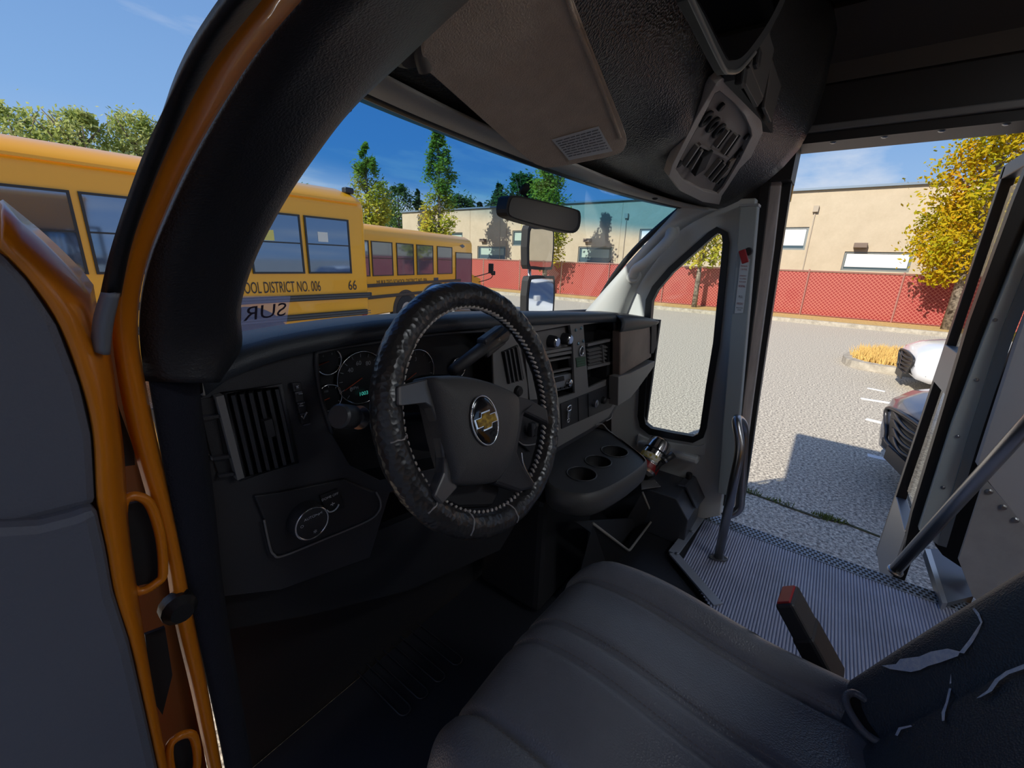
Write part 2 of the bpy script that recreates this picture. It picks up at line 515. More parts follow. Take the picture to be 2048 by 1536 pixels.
# left body side behind the driver door and over it
def side_holes(x): return [[(x, -1.15 - .78 * i, 1.62), (x, -1.15 - .78 * i - .68, 1.62), (x, -1.15 - .78 * i - .68, 2.38), (x, -1.15 - .78 * i, 2.38)] for i in range(4)]
wl = struct(plate('wall_left', [[(-1.02, -0.62, 0.6), (-1.02, -4.9, 0.6), (-1.02, -4.9, 2.78), (-1.02, 0.50, 2.78), (-1.02, 0.40, 2.22), (-1.02, -0.62, 2.22)]] + side_holes(-1.02),
                  (-.06, 0, 0), M_YELLOW), 'bus side wall behind and above the driver door', 'wall')
wr_ = struct(box('wall_rear', (0, -4.9, 1.7), (2.2, .06, 2.1), mat('rear_wall', rgb(190, 192, 190), .6)), 'closed dark rear end of the bus interior', 'wall')

# ---------------------------------------------------------------- windshield
def ws_base(x): return Vector((x, 1.06 - 0.20 * (x / .86) ** 2, 1.735))
def ws_top(x): return Vector((x * .93, 0.585 - 0.085 * (x / .86) ** 2, 2.165))
rows = []
for j in range(13):
    t = j / 12
    rows.append([ws_base(-.71 + 1.57 * i / 24).lerp(ws_top(-.71 + 1.57 * i / 24), t) + Vector((0, .035 * math.sin(math.pi * t), .02 * math.sin(math.pi * t))) for i in range(25)])
win1 = thing('window_1', 'wide curved windshield with a blue tinted shade band', 'windshield', (0, .9, 1.735), kind='structure')
M_WS = glass_mat('windshield_glass', (0.90, 0.955, 0.96, 1), 0.9, band=(2.035, 2.095, (0.15, 0.43, 0.70, 1)))
loft('windshield_pane', rows, M_WS, win1, thick=0.0)
gk = [ws_base(-.71), ws_base(-.43), ws_base(0), ws_base(.43), ws_base(.86)]
tube('lower_gasket', smooth_curve(gk), 0.014, M_RUBBER, win1, n=8)
tube('upper_gasket', smooth_curve([ws_top(-.71), ws_top(-.43), ws_top(0), ws_top(.43), ws_top(.86)]), 0.016, M_RUBBER, win1, n=8)
tube('right_gasket', [r[-1] for r in rows], 0.012, M_RUBBER, win1, n=8)
# reflection low on the driver side, imitated by tinted film and mirrored lettering
def on_ws(px, py, push=-0.006):
    # march along the view ray to the glass sheet
    d = ray(px, py); best = None
    for i in range(400):
        t = 0.3 + i * 0.004
        p = CAM + d * t
        x = max(-.86, min(.86, p.x))
        b, tp = ws_base(x), ws_top(x)
        u = (p.z - b.z) / (tp.z - b.z)
        yy = b.y + (tp.y - b.y) * u + .035 * math.sin(math.pi * max(0, min(1, u)))
        if p.y >= yy: return p + d.normalized() * push
    return p
M_REFLECT = glass_mat('reflection_film', (0.80, 0.80, 0.95, 1), 0.0)
dn = M_REFLECT.node_tree
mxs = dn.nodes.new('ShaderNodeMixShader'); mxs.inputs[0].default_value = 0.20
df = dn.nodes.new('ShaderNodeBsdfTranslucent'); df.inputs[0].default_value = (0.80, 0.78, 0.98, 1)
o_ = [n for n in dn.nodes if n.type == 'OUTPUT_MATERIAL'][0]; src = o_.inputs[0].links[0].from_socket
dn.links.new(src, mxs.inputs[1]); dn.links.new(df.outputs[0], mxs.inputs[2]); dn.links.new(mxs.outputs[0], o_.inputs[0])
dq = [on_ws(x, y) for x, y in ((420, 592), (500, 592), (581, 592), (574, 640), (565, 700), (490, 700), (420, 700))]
rfl = mesh('reflection_sheet', dq, [tuple(range(7))], M_REFLECT, win1)
rfl['label'] = 'pale film with reversed lettering imitating a reflection low on the windshield'
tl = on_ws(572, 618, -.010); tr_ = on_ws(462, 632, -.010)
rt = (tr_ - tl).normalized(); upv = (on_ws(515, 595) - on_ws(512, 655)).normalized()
text('reflection_lettering', 'SURF', (tl + tr_) / 2, rt, upv, mat('reflection_ink', rgb(70, 62, 80), .6), rfl, w=(tr_ - tl).length, h=0.040, depth=0.0)

# ---------------------------------------------------------------- right cab wall with quarter window
XW = 0.87
def W(px, py, x=XW): return P(px, py, X=x)
outer = [W(*p) for p in ((1512, 396), (1500, 500), (1478, 700), (1455, 900), (1440, 1032), (1395, 1040), (1250, 985), (1222, 880), (1222, 700), (1240, 600),
                         (1290, 535), (1345, 458), (1430, 418), (1470, 398))]
gl = [(1443, 470), (1436, 466), (1425, 474), (1390, 505), (1345, 545), (1315, 580), (1304, 602), (1300, 650), (1292, 762), (1288, 833), (1291, 848), (1302, 857), (1345, 866),
      (1386, 873), (1396, 868), (1400, 855), (1412, 770), (1426, 685), (1440, 540), (1445, 485)]
def grow(pl, d):
    cx = sum(p[0] for p in pl) / len(pl); cy = sum(p[1] for p in pl) / len(pl); n = len(pl); o = []
    for i in range(n):
        a, b = Vector(pl[i - 1]), Vector(pl[(i + 1) % n]); t = (b - a).normalized(); nn = Vector((t.y, -t.x))
        if nn.dot(Vector(pl[i]) - Vector((cx, cy))) < 0: nn = -nn
        o.append((pl[i][0] + nn.x * d, pl[i][1] + nn.y * d))
    return o
g1 = grow(gl, 11)
wright = thing('wall_right', 'white painted cab wall around the entry-side quarter window', 'wall', (XW, .4, .9), kind='structure')
plate('wall_panel', [outer, [W(*p) for p in g1]], (0.05, 0, 0), M_WHITE, wright, bevel=0.004)
plate('window_gasket', [[W(p[0], p[1], XW - .012) for p in grow(gl, 13)], [W(p[0], p[1], XW - .012) for p in gl]], (0.03, 0, 0), M_RUBBER, wright)
plate('window_ledge', [[W(a, b, .855) for a, b in ((1276, 868), (1300, 880), (1396, 893), (1410, 888), (1408, 912), (1300, 900), (1272, 886))]], (.015, 0, 0), M_WHITE, wright, bevel=.004)
box('sill_ledge', W(1335, 902, .845), (0.05, 0.26, 0.03), M_WHITE, wright, bevel=0.01)
plate('side_kick', [[(XW + .005, .56, FZ), (XW + .005, .88, FZ), (XW + .005, .88, 1.73), (XW + .005, .56, 1.73)]], (.02, 0, 0), M_BLACK, wright)
win2 = thing('window_2', 'narrow quarter window beside the entry door', 'window', (XW + .02, .45, 1.2), kind='structure')
plate('quarter_pane', [[W(p[0], p[1], XW + .015) for p in gl]], (0.004, 0, 0), glass_mat('quarter_glass', (0.95, 0.98, 0.97, 1), 0.4), win2)
# boxed channel with the door release
ca, cb = P(1500, 412, X=.85), P(1452, 985, X=.85)
bar('door_channel', ca, cb, 0.055, 0.05, (1, 0, 0), mat('channel_paint', rgb(158, 168, 172), .45), wright, bevel=0.004)
bar('channel_cap', ca + Vector((0, 0, .004)), ca - Vector((0, 0, .004)), 0.060, 0.055, (1, 0, 0), M_ALU, wright)

# outer skin on the right behind the door and over it
skin = struct(plate('wall_side', [[(1.10, -0.66, 0.6), (1.10, -4.9, 0.6), (1.10, -4.9, 2.78), (1.10, 0.35, 2.78), (1.10, 0.35, 2.37), (1.10, -0.66, 2.37)]] + side_holes(1.10),
                    (.03, 0, 0), M_YELLOW), 'outer bus skin around and behind the entry door', 'wall')
M_HDR = mat('header_black', (0.018, 0.018, 0.020, 1), 0.5)
box('door_header', (1.02, -1.2, 2.375), (0.15, 3.0, 0.03), M_HDR, skin)
hb = box('header_bar', (0.942, -1.2, 2.40), (0.020, 3.0, 0.022), mat('header_bar_metal', rgb(120, 120, 122), .45, .3), skin, bevel=.004)
for i in range(7):
    lathe('rivet', [(.009, 0), (.009, .002), (.005, .005)], (0.965, .10 - .13 * i, 2.361), (0, 0, -1), M_SCREW, skin, n=10)
box('header_panel', (0.985, -1.2, 2.48), (0.03, 3.0, 0.16), M_HDR, skin)

# entry door jambs
jam = thing('trim_1', 'worn black and grey rubber jambs at the front edge of the entry', 'door jamb', (1.0, .2, .9), kind='structure')
M_WORN = mat('worn_seal', rgb(236, 226, 222), .55, var=.4, vscale=20, col2=rgb(180, 172, 170), stretch=(1, 1, .15))
def jq(name, px, x, th, m):
    n = len(px) // 2
    plate(name, [[P(a, b, X=x) for a, b in px]], (th, 0, 0), m, jam)
jq('jamb_rubber', [(1538, 258), (1552, 262), (1524, 500), (1486, 800), (1462, 1010), (1442, 1012), (1465, 790), (1503, 495)], .93, .05, M_RUBBER)
jq('jamb_edge', [(1550, 262), (1569, 300), (1546, 500), (1505, 800), (1478, 1012), (1458, 1012), (1484, 800), (1522, 500)], .96, .05, M_WORN)
jq('jamb_seal', [(1566, 300), (1590, 320), (1562, 500), (1517, 800), (1488, 1000), (1474, 1012), (1503, 800), (1544, 500)], 1.0, .05, M_RUBBER)
plate('jamb_filler', [[P(a, b, X=.955) for a, b in ((1440, 400), (1480, 330), (1545, 250), (1560, 262), (1530, 430), (1500, 430))]], (.03, 0, 0), M_HDR, jam)
box('jamb_top', (1.0, .235, 2.40), (.14, .08, .30), M_HDR, jam)

# ---------------------------------------------------------------- entry door rear leaf, swung outwards
d2 = thing('door_2', 'open entry door leaf with a tall glass pane and black rubber edge', 'door', (1.1, -.43, .8), kind='structure')
YD = -0.402
def D(px, py): return P(px, py, Y=YD)
oe_t, oe_b = D(2042, 262), D(1768, 1132)
xo = 1.48
xi = 1.06
zt, zb = 2.33, 0.70
M_DF = mat('door_frame_dark', (0.04, 0.04, 0.045, 1), .4, .2)
M_DA = mat('door_frame_alu', rgb(125, 132, 140), .4, .7)
box('leaf_edge', (xo, YD - .012, (zt + zb) / 2), (.030, .032, zt - zb), M_RUBBER, d2, bevel=.008)
box('leaf_stile', (xo - .036, YD - .01, (zt + zb) / 2), (.026, .035, zt - zb), M_DF, d2, bevel=.003)
box('leaf_stile', (xi + .03, YD - .01, (zt + zb) / 2), (.06, .035, zt - zb), M_DF, d2, bevel=.003)
box('leaf_rail', ((xi + xo) / 2, YD - .01, zt - .02), (xo - xi, .035, .05), M_DF, d2, bevel=.003)
zm = D(1905, 745).z
box('leaf_rail', ((xi + xo) / 2, YD - .012, zm), (xo - xi - .06, .045, .15), M_DA, d2, bevel=.004)
box('leaf_panel', ((xi + xo) / 2, YD - .012, .86), (xo - xi - .06, .04, .30), M_DA, d2, bevel=.004)
box('upper_pane', ((xi + xo) / 2, YD - .01, (zt + zm) / 2), (xo - xi - .08, .006, zt - zm - .16), glass_mat('door_glass', (.93, .97, .96, 1), .7), d2)
box('lower_pane', ((xi + xo) / 2, YD - .01, (zm + 1.01) / 2), (xo - xi - .08, .006, zm - 1.01 - .14), MATS['door_glass'], d2)
for i in range(6):
    lathe('screw', [(.006, 0), (.006, .002), (.003, .004)], (xi + .03, YD + .008, 1.02 + .2 * i), (0, 1, 0), M_SCREW, d2, n=8)

# rear door jamb: rubber, grey post, panels
rj = thing('trim_2', 'grey riveted post and black rubber seal at the rear edge of the entry', 'door jamb', (1.03, -.5, .9), kind='structure')
plate('jamb_rubber', [[P(a, b, X=1.05) for a, b in ((2120, 120), (2140, 240), (2060, 420), (1976, 640), (1915, 820), (1856, 1000), (1830, 1110), (1806, 1110), (1824, 1027), (1873, 865), (1940, 640), (1984, 520), (2028, 400), (2072, 290))]],
      (.04, 0, 0), M_RUBBER, rj)
M_POST = mat('grey_post', rgb(196, 206, 206), .45, .15)
plate('jamb_post', [[P(a, b, X=1.02) for a, b in ((2150, 250), (2180, 250), (2080, 470), (2004, 660), (1935, 880), (1876, 1090), (1838, 1060), (1905, 850), (1968, 680), (2040, 500))]],
      (.04, 0, 0), M_POST, rj)
plate('jamb_post_flange', [[P(a, b, X=1.012) for a, b in ((2180, 250), (2230, 250), (2105, 480), (2028, 670), (1955, 890), (1893, 1095), (1876, 1090), (1935, 880), (2004, 660), (2080, 470))]],
      (.03, 0, 0), mat('grey_post_dark', rgb(150, 160, 162), .45, .15), rj)
plate('post_gap', [[P(a, b, X=1.07) for a, b in ((2200, 250), (2320, 250), (2090, 700), (1985, 960), (1945, 1150), (1885, 1110), (1870, 1090))]], (.02, 0, 0), M_BLACK, rj)
for a, b in ((1990, 640), (1953, 760), (1915, 873), (1886, 975)):
    lathe('rivet', [(.006, 0), (.006, .002), (.003, .004)], P(a, b, X=1.018), (-1, 0, 0), M_SCREW, rj, n=8)
wp = struct(plate('wall_back_panel', [[P(a, b, X=.94) for a, b in ((1955, 930), (2034, 686), (2110, 480), (2400, 200), (2600, 1000), (2300, 1300), (2060, 1065), (1972, 957))]],
                  (.03, 0, 0), mat('grey_wall', rgb(168, 171, 180), .5, bump=.1, bscale=40)), 'smooth grey side panel behind the entry door', 'wall')
kp = plate('kick_panel', [[P(a, b, X=.925) for a, b in ((1970, 957), (2060, 1065), (2300, 1340), (2150, 1400), (1945, 1192), (1917, 1120))]],
           (.012, 0, 0), mat('scuffed_steel', rgb(168, 170, 174), .5, .05, var=.3, vscale=9, col2=rgb(146, 148, 152)), wp)
for a, b in ((1978, 983), (2006, 1014), (2030, 1040), (2070, 1095)):
    lathe('rivet', [(.009, 0), (.009, .003), (.005, .007)], P(a, b, X=.924), (-1, 0, 0), M_SCREW, wp, n=10)
plate('sill_channel', [[P(a, b, Z=.925) for a, b in ((1858, 1098), (1906, 1096), (1948, 1192), (1892, 1206))]], (0, 0, -.03), mat('sill_metal', rgb(96, 106, 122), .4, .2), wp)
plate('sill_lip', [[P(a, b, Z=.93) for a, b in ((1850, 1098), (1861, 1098), (1895, 1206), (1885, 1206))]], (0, 0, -.03), M_ALU, wp)

# ---------------------------------------------------------------- right A pillar with grab handle
ap = thing('trim_3', 'pale grey windshield pillar trim on the entry side', 'pillar trim', (.84, .7, 1.74), kind='structure')
strip('pillar_cover', [P(1168, 626, X=.80), P(1210, 578, X=.80), P(1262, 520, X=.79), P(1318, 458, X=.78), P(1360, 412, X=.76)],
      [P(1248, 640, X=.86), P(1275, 575, X=.86), P(1312, 520, X=.86), P(1358, 462, X=.86), P(1435, 418, X=.86)], M_WHITE, ap, bulge=(-.03, -.01, 0), thick=.004)
hd = tube('grab_handle', smooth_curve([P(1266, 552, X=.80), P(1272, 538, X=.785), P(1292, 524, X=.77), P(1318, 500, X=.77), P(1338, 478, X=.775), P(1342, 462, X=.80)]),
     0.020, M_WHITE, ap, n=12)
for a, b in ((1268, 552), (1343, 464)):
    lathe('handle_mount', [(.030, 0), (.030, .012), (.022, .02)], P(a, b, X=.815), (-1, -.3, 0), M_WHITE, hd, n=16)

# ---------------------------------------------------------------- overhead liner
ov = thing('trim_4', 'black grained overhead liner above the windshield', 'headliner', (0, .4, 2.15), kind='structure')
prof = [(.60, 2.172), (.55, 2.172), (.505, 2.172), (.47, 2.178), (.43, 2.196), (.39, 2.225), (.35, 2.255), (.31, 2.295), (.275, 2.345), (.25, 2.42), (.24, 2.52), (.24, 2.70)]
rows = []
for i in range(33):
    x = -.62 + 1.48 * i / 32
    e_ = abs((x - .02) / .82) ** 3
    # a rounded boss in the middle of the liner
    row = []
    for (yy, zz) in prof:
        b = 0.030 * math.exp(-((x - .12) / .10) ** 2) * math.exp(-((yy - .36) / .07) ** 2)
        row.append(Vector((x, yy - .085 * e_ - b * .8, zz - .015 * e_ - b)))
    rows.append(row)
loft('liner_shell', rows, M_GRAIN, ov, thick=.006)
lip = [[Vector((x, .605 - .085 * abs((x - .02) / .82) ** 3, 2.158)), Vector((x, .50 - .085 * abs((x - .02) / .82) ** 3, 2.152))] for x in [-.60 + 1.42 * i / 24 for i in range(25)]]
loft('liner_lip', lip, mat('liner_lip_grey', rgb(186, 182, 174), .6, bump=.3, bscale=300), ov, thick=.006)
lathe('liner_clip', [(.008, 0), (.008, .003), (.004, .005)], P(1310, 396, Z=2.14), (0, 0, -1), M_BLACK, ov, n=10)
# metal plates of the wiring bay over the entry
M_BAY = mat('bay_panel', rgb(88, 84, 82), .5, .2)
for pl in (((1490, 132), (1528, 62), (1541, 100), (1519, 198)), ((1522, 216), (1537, 120), (1556, 172), (1536, 246)), ((1472, 150), (1492, 136), (1519, 200), (1508, 215))):
    plate('bay_plate', [[P(a, b, Y=.225) for a, b in pl]], (0, -.008, 0), M_BAY, ov, bevel=.002)
for a, b in ((1512, 117), (1482, 155)):
    box('bay_button', P(a, b, Y=.215), (.03, .015, .03), M_BLACK, ov, bevel=.004)
plate('bay_back', [[P(a, b, Y=.235) for a, b in ((1440, -60), (1600, -60), (1580, 290), (1540, 262), (1470, 160))]], (0, .02, 0), mat('bay_dark', rgb(52, 50, 50), .6), ov)

# ---------------------------------------------------------------- driver side pillar: trim, orange jamb, seal
lt = thing('trim_5', 'wide black windshield pillar trim on the driver side', 'pillar trim', (-.75, .55, 1.7), kind='structure')
TL = [P(660, -60, Y=.20), P(602, 0, Y=.225), P(520, 100, Y=.27), P(452, 205, Y=.315), P(390, 315, Y=.36), P(340, 420, Y=.405), P(300, 520, Y=.44), P(281, 610, Y=.47), P(280, 690, Y=.49), P(292, 760, Y=.50)]
TR = [P(960, -60, Y=.34), P(880, 0, Y=.36), P(765, 112, Y=.41), P(655, 212, Y=.46), P(588, 300, Y=.50), P(524, 400, Y=.545), P(472, 510, Y=.59), P(446, 610, Y=.62), P(456, 692, Y=.64), P(392, 745, Y=.60)]
M_PIL = mat('pillar_vinyl', (0.020, 0.020, 0.024, 1), .45, bump=.35, bscale=500)
strip('pillar_cover', TL, TR, M_PIL, lt, n=60, bulge=(.02, -.055, 0), thick=.006, mid=7)
for a, b in ((489, 132), (371, 372)):
    lathe('trim_clip', [(.003, 0), (.003, .002)], P(a, b, Y=(.285 if b < 200 else .385)) + Vector((.010, .010, 0)), (.2, -1, 0), M_BLACK, lt, n=8)
box('pillar_clip', P(680, 200, Y=.47), (.02, .02, .022), M_BLACK, lt, bevel=.004)
box('pillar_clip', P(660, 212, Y=.455), (.022, .01, .010), M_BLACK, lt, bevel=.002)

oj = thing('trim_6', 'orange painted door jamb with a black weather seal on the driver side', 'door jamb', (-.82, .5, .9), kind='structure')
O1 = [P(560, -60, Y=.19), P(508, 0, Y=.215), P(412, 125, Y=.26), P(350, 240, Y=.305), P(297, 360, Y=.35), P(255, 480, Y=.395), P(231, 570, Y=.43), P(226, 640, Y=.455), P(233, 720, Y=.475), P(258, 850, Y=.485),
      P(300, 1000, Y=.49), P(333, 1120, Y=.49), P(352, 1240, Y=.49), P(385, 1380, Y=.49), P(420, 1540, Y=.49), P(445, 1640, Y=.49)]
O2 = [P(640, -60, Y=.20), P(588, 0, Y=.225), P(505, 100, Y=.27), P(438, 205, Y=.315), P(376, 315, Y=.36), P(327, 420, Y=.405), P(289, 520, Y=.44), P(272, 610, Y=.47), P(274, 700, Y=.49), P(303, 850, Y=.50),
      P(336, 1000, Y=.50), P(361, 1120, Y=.50), P(384, 1240, Y=.50), P(412, 1380, Y=.50), P(441, 1540, Y=.50), P(462, 1640, Y=.50)]
strip('jamb_flange', O1, O2, M_ORANGE, oj, n=80, bulge=(0, -.012, 0), thick=.004)
S1 = [P(500, -60, Y=.19), P(452, 0, Y=.205), P(372, 120, Y=.25), P(318, 240, Y=.30), P(270, 365, Y=.345), P(226, 500, Y=.395), P(205, 590, Y=.43)]
S2 = [P(562, -60, Y=.195), P(510, 0, Y=.22), P(414, 125, Y=.265), P(352, 240, Y=.31), P(299, 360, Y=.355), P(257, 480, Y=.40), P(236, 590, Y=.44)]
strip('weather_seal', S1, S2, M_RUBBER, oj, n=50, bulge=(0, -.012, 0), thick=.004)
strip('seal_boot', [P(206, 585, Y=.42), P(190, 640, Y=.43), P(186, 700, Y=.44)], [P(236, 585, Y=.42), P(222, 650, Y=.43), P(216, 708, Y=.44)], mat('seal_grey', rgb(120, 122, 128), .35), oj, n=14, bulge=(0, -.01, 0), thick=.003)
# inner hinge pillar (orange) with openings and hinges
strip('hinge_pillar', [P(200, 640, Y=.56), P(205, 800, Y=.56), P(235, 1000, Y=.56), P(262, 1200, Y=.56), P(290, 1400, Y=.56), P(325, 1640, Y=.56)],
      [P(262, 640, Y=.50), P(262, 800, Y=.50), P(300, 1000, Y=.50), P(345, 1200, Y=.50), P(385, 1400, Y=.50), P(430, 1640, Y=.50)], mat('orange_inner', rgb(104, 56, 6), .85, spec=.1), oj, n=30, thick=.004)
for pl in (((245, 1012), (292, 1000), (318, 1060), (326, 1130), (318, 1162), (262, 1175)), ((340, 1490), (385, 1470), (392, 1540), (350, 1560))):
    path = [P(a, b, Y=.475) for a, b in pl]
    tube('hinge_bracket', smooth_curve(path, closed=True), .0042, M_ORANGE, oj, n=8, closed=True)
    plate('hinge_hollow', [[P(a, b, Y=.485) for a, b in pl]], (0, .004, 0), M_BLACK, oj)
lathe('door_bumper', [(.016, 0), (.016, .012), (.010, .02)], P(352, 1208, Y=.488), (0, -1, 0), M_RUBBER, oj, n=14)
for pl in (((212, 800), (236, 810), (268, 900), (270, 930), (232, 935)), ((290, 1270), (330, 1255), (345, 1350), (325, 1430), (305, 1400))):
    plate('pillar_hollow', [[P(a, b, Y=.495) for a, b in pl]], (0, .004, 0), M_BLACK, oj)

# ---------------------------------------------------------------- driver door, swung open
dd = thing('door_1', 'open orange driver door with a grey moulded inner panel', 'door', (-.9, .46, .8), kind='structure')
YP = 0.43
inner = [(0, 497), (60, 560), (120, 650), (165, 770), (188, 870), (196, 1010), (214, 1100), (230, 1190), (262, 1290), (287, 1400), (322, 1560), (340, 1640)]
outr = [(0, 402), (95, 480), (178, 566), (187, 615), (214, 700), (228, 800), (242, 900), (252, 1050), (265, 1150), (288, 1300), (330, 1540), (350, 1660)]
M_DP = mat('door_panel_grey', rgb(98, 99, 108), .55, bump=.3, bscale=420)
I3 = [P(a, b, Y=YP) for a, b in inner]; R3 = [P(a, b, Y=YP + .045) for a, b in outr]
strip('door_rim', I3, R3, M_ORANGE, dd, n=60, bulge=(0, -.014, 0), thick=.004)
tp = [p for p in I3]
far = [Vector((-1.72, YP, I3[-1].z)), Vector((-1.72, YP, 1.95))]
sp_ = 5
up = I3[:6]; lo = I3[5:]
zs = I3[5].z
plate('door_panel_upper', [[Vector((p.x, YP, p.z)) for p in up] + [Vector((-1.0, YP, P(0, 1046, Y=YP).z)), Vector((-1.72, YP, P(0, 1046, Y=YP).z)), Vector((-1.72, YP, 1.96))]], (0, .03, 0), M_DP, dd, bevel=.006)
lower = [Vector((p.x, YP - .012, p.z)) for p in lo]
lower = [P(194, 1012, Y=YP - .012), P(214, 1100, Y=YP - .012), P(230, 1190, Y=YP - .012), P(262, 1290, Y=YP - .012), P(287, 1400, Y=YP - .012), P(322, 1560, Y=YP - .012)]
plate('door_panel_lower', [lower + [Vector((-.905, YP - .012, .80)), Vector((-1.72, YP - .012, .80)), Vector((-1.72, YP - .012, P(0, 1052, Y=YP).z)), P(0, 1052, Y=YP - .012), P(80, 1048, Y=YP - .012), P(150, 1030, Y=YP - .012)]],
      (0, .035, 0), M_DP, dd, bevel=.008)
plate('door_shell', [[Vector((p.x, YP + .047, p.z)) for p in R3] + [Vector((-.87, YP + .047, .75)), Vector((-1.75, YP + .047, .75)), Vector((-1.75, YP + .047, 2.0))]], (0, .02, 0), M_ORANGE, dd)
# ================================================================== dashboard
YF = 0.575
def FA(px, py, y=YF): return P(px, py, Y=y)
def loopF(pl, y=YF): return [FA(a, b, y) for a, b in pl]
def recess(name, pl, depth, m, parent, y=YF):
    """side walls + back of a pocket behind an opening"""
    n = len(pl); a = loopF(pl, y); b = [p + Vector((0, depth, 0)) for p in a]
    f = [(i, (i + 1) % n, (i + 1) % n + n, i + n) for i in range(n)] + [tuple(range(n, 2 * n))]
    return fix(mesh(name, a + b, f, m, parent))

dash = thing('dashboard', 'black moulded van dashboard spanning the cab under the windshield', 'dashboard', (0, .6, 1.3))
cluster = [(632, 715), (650, 702), (760, 684), (880, 668), (965, 662), (1000, 690), (1012, 760), (1000, 850), (900, 930), (760, 960), (700, 930), (660, 860), (640, 790)]
lvent = [(446, 786), (560, 770), (593, 925), (486, 957)]
bayL = [(1046, 668), (1140, 650), (1146, 690), (1150, 786), (1118, 796), (1060, 800)]
bayR = [(1167, 650), (1230, 641), (1236, 748), (1177, 776)]
out_ = [(393, 760), (440, 740), (520, 708), (600, 688), (700, 672), (800, 660), (930, 652), (1050, 645), (1150, 640), (1226, 637), (1236, 640), (1239, 700), (1240, 780), (1234, 812), (1222, 834), (1185, 862), (1117, 902),
        (1060, 950), (960, 990), (780, 985), (740, 1115), (560, 1180), (432, 1195), (420, 1080), (405, 900)]
plate('dash_face', [loopF(out_), loopF(cluster), loopF(lvent), loopF(bayL), loopF(bayR)], (0, .012, 0), M_DASH, dash, bevel=.003)
# padded top from the face up to the glass
fr = resample(smooth_curve(loopF([(393, 745), (440, 712), (520, 684), (600, 666), (700, 650), (800, 638), (930, 630), (1050, 627), (1150, 626), (1236, 627)])), 40)
rows = [[p + Vector((0, .004, -.030)) for p in fr], [p + Vector((0, -.014, -.024)) for p in fr], [p + Vector((0, -.014, -.010)) for p in fr], [p + Vector((0, .004, -.001)) for p in fr], [p + Vector((0, .10, -.006)) for p in fr],
        [Vector((p.x, max(p.y + .12, ws_base(p.x).y - .02), 1.735)) for p in fr]]
loft('dash_top_pad', rows, mat('dash_top', (0.040, 0.046, 0.056, 1), .42, bump=.3, bscale=700), dash, thick=.004)
# left cheek of the dash by the door
strip('dash_cheek', [FA(393, 748), FA(405, 900), FA(420, 1080), FA(432, 1195)], [P(382, 752, Y=.66), P(392, 900, Y=.66), P(410, 1080, Y=.66), P(424, 1195, Y=.66)], M_DASH, dash, n=20, bulge=(-.01, 0, 0), thick=.004)
# side demister beside the vent
sd = plate('demister_outlet', [loopF([(398, 800), (440, 792), (478, 945), (440, 955), (420, 900)], YF - .003)], (0, .004, 0), M_PLASTIC, dash)
plate('demister_slot', [loopF([(428, 800), (440, 798), (466, 905), (450, 912)], YF - .006)], (0, .004, 0), M_BLACK, sd)
for a, b in ((418, 832), (440, 912), (455, 946)):
    bar('demister_fin', FA(a - 18, b + 4, YF - .006), FA(a + 22, b - 2, YF - .006), .010, .004, (0, 0, 1), M_DASH, sd)
# left louvre vent
lv = recess('left_vent', lvent, .05, M_BLACK, dash)
tl_, tr2, br2, bl2 = [Vector(p) for p in lvent]
for i in range(7):
    t = (i + .25) / 6.6
    a = tl_.lerp(tr2, t); b = bl2.lerp(br2, t)
    bar('slat', FA(a.x, a.y + 3, YF + .008), FA(b.x, b.y - 3, YF + .008), .0042, .022, Vector((.5, 1, 0)), M_DASH, lv)
tube('vent_frame', loopF(lvent, YF - .002), .0035, M_DASH, lv, n=6, closed=True)
tub = [FA(532, 838, YF - .004), FA(540, 872, YF - .004)]
bar('vent_tab', tub[0], tub[1], .010, .012, (0, 1, 0), M_PLASTIC, lv)
bar('vent_post', FA(436, 790, YF - .008), FA(478, 955, YF - .008), .008, .012, (0, 1, 0), M_STACK, lv)

# switch column
sw = plate('switch_bank', [loopF([(585, 768), (602, 765), (620, 845), (603, 848)], YF - .004)], (0, .006, 0), M_BLACK, dash)
for i, s in enumerate(['\u2191\u2193', 'OFF', '%', '']):
    c0 = Vector((593.5, 775)).lerp(Vector((610, 839)), i / 3.0)
    b_ = plate('switch', [loopF([(c0.x - 9, c0.y - 8), (c0.x + 7, c0.y - 10), (c0.x + 10, c0.y + 7), (c0.x - 6, c0.y + 9)], YF - .010)], (0, .008, 0), M_PLASTIC, sw, bevel=.001)
    bar('switch_lamp', FA(c0.x - 4, c0.y + 11, YF - .008), FA(c0.x + 10, c0.y + 8, YF - .008), .002, .003, (0, 1, 0), mat('dim_grey', (.12, .12, .14, 1), .4), sw)
ck = [FA(603, 832, YF - .013), FA(607, 838, YF - .013), FA(614, 824, YF - .013)]
tube('tick_mark', ck, .0012, M_INK, sw, n=5)
for pl in (((597, 788), (605, 787)), ((600, 808), (606, 806)), ((599, 812), (607, 811)), ((592, 772), (597, 776)), ((597, 770), (593, 777))):
    tube('switch_symbol', [FA(a, b, YF - .012) for a, b in pl], .0010, mat('dull_ink', (.30, .31, .34, 1), .6), sw, n=4)

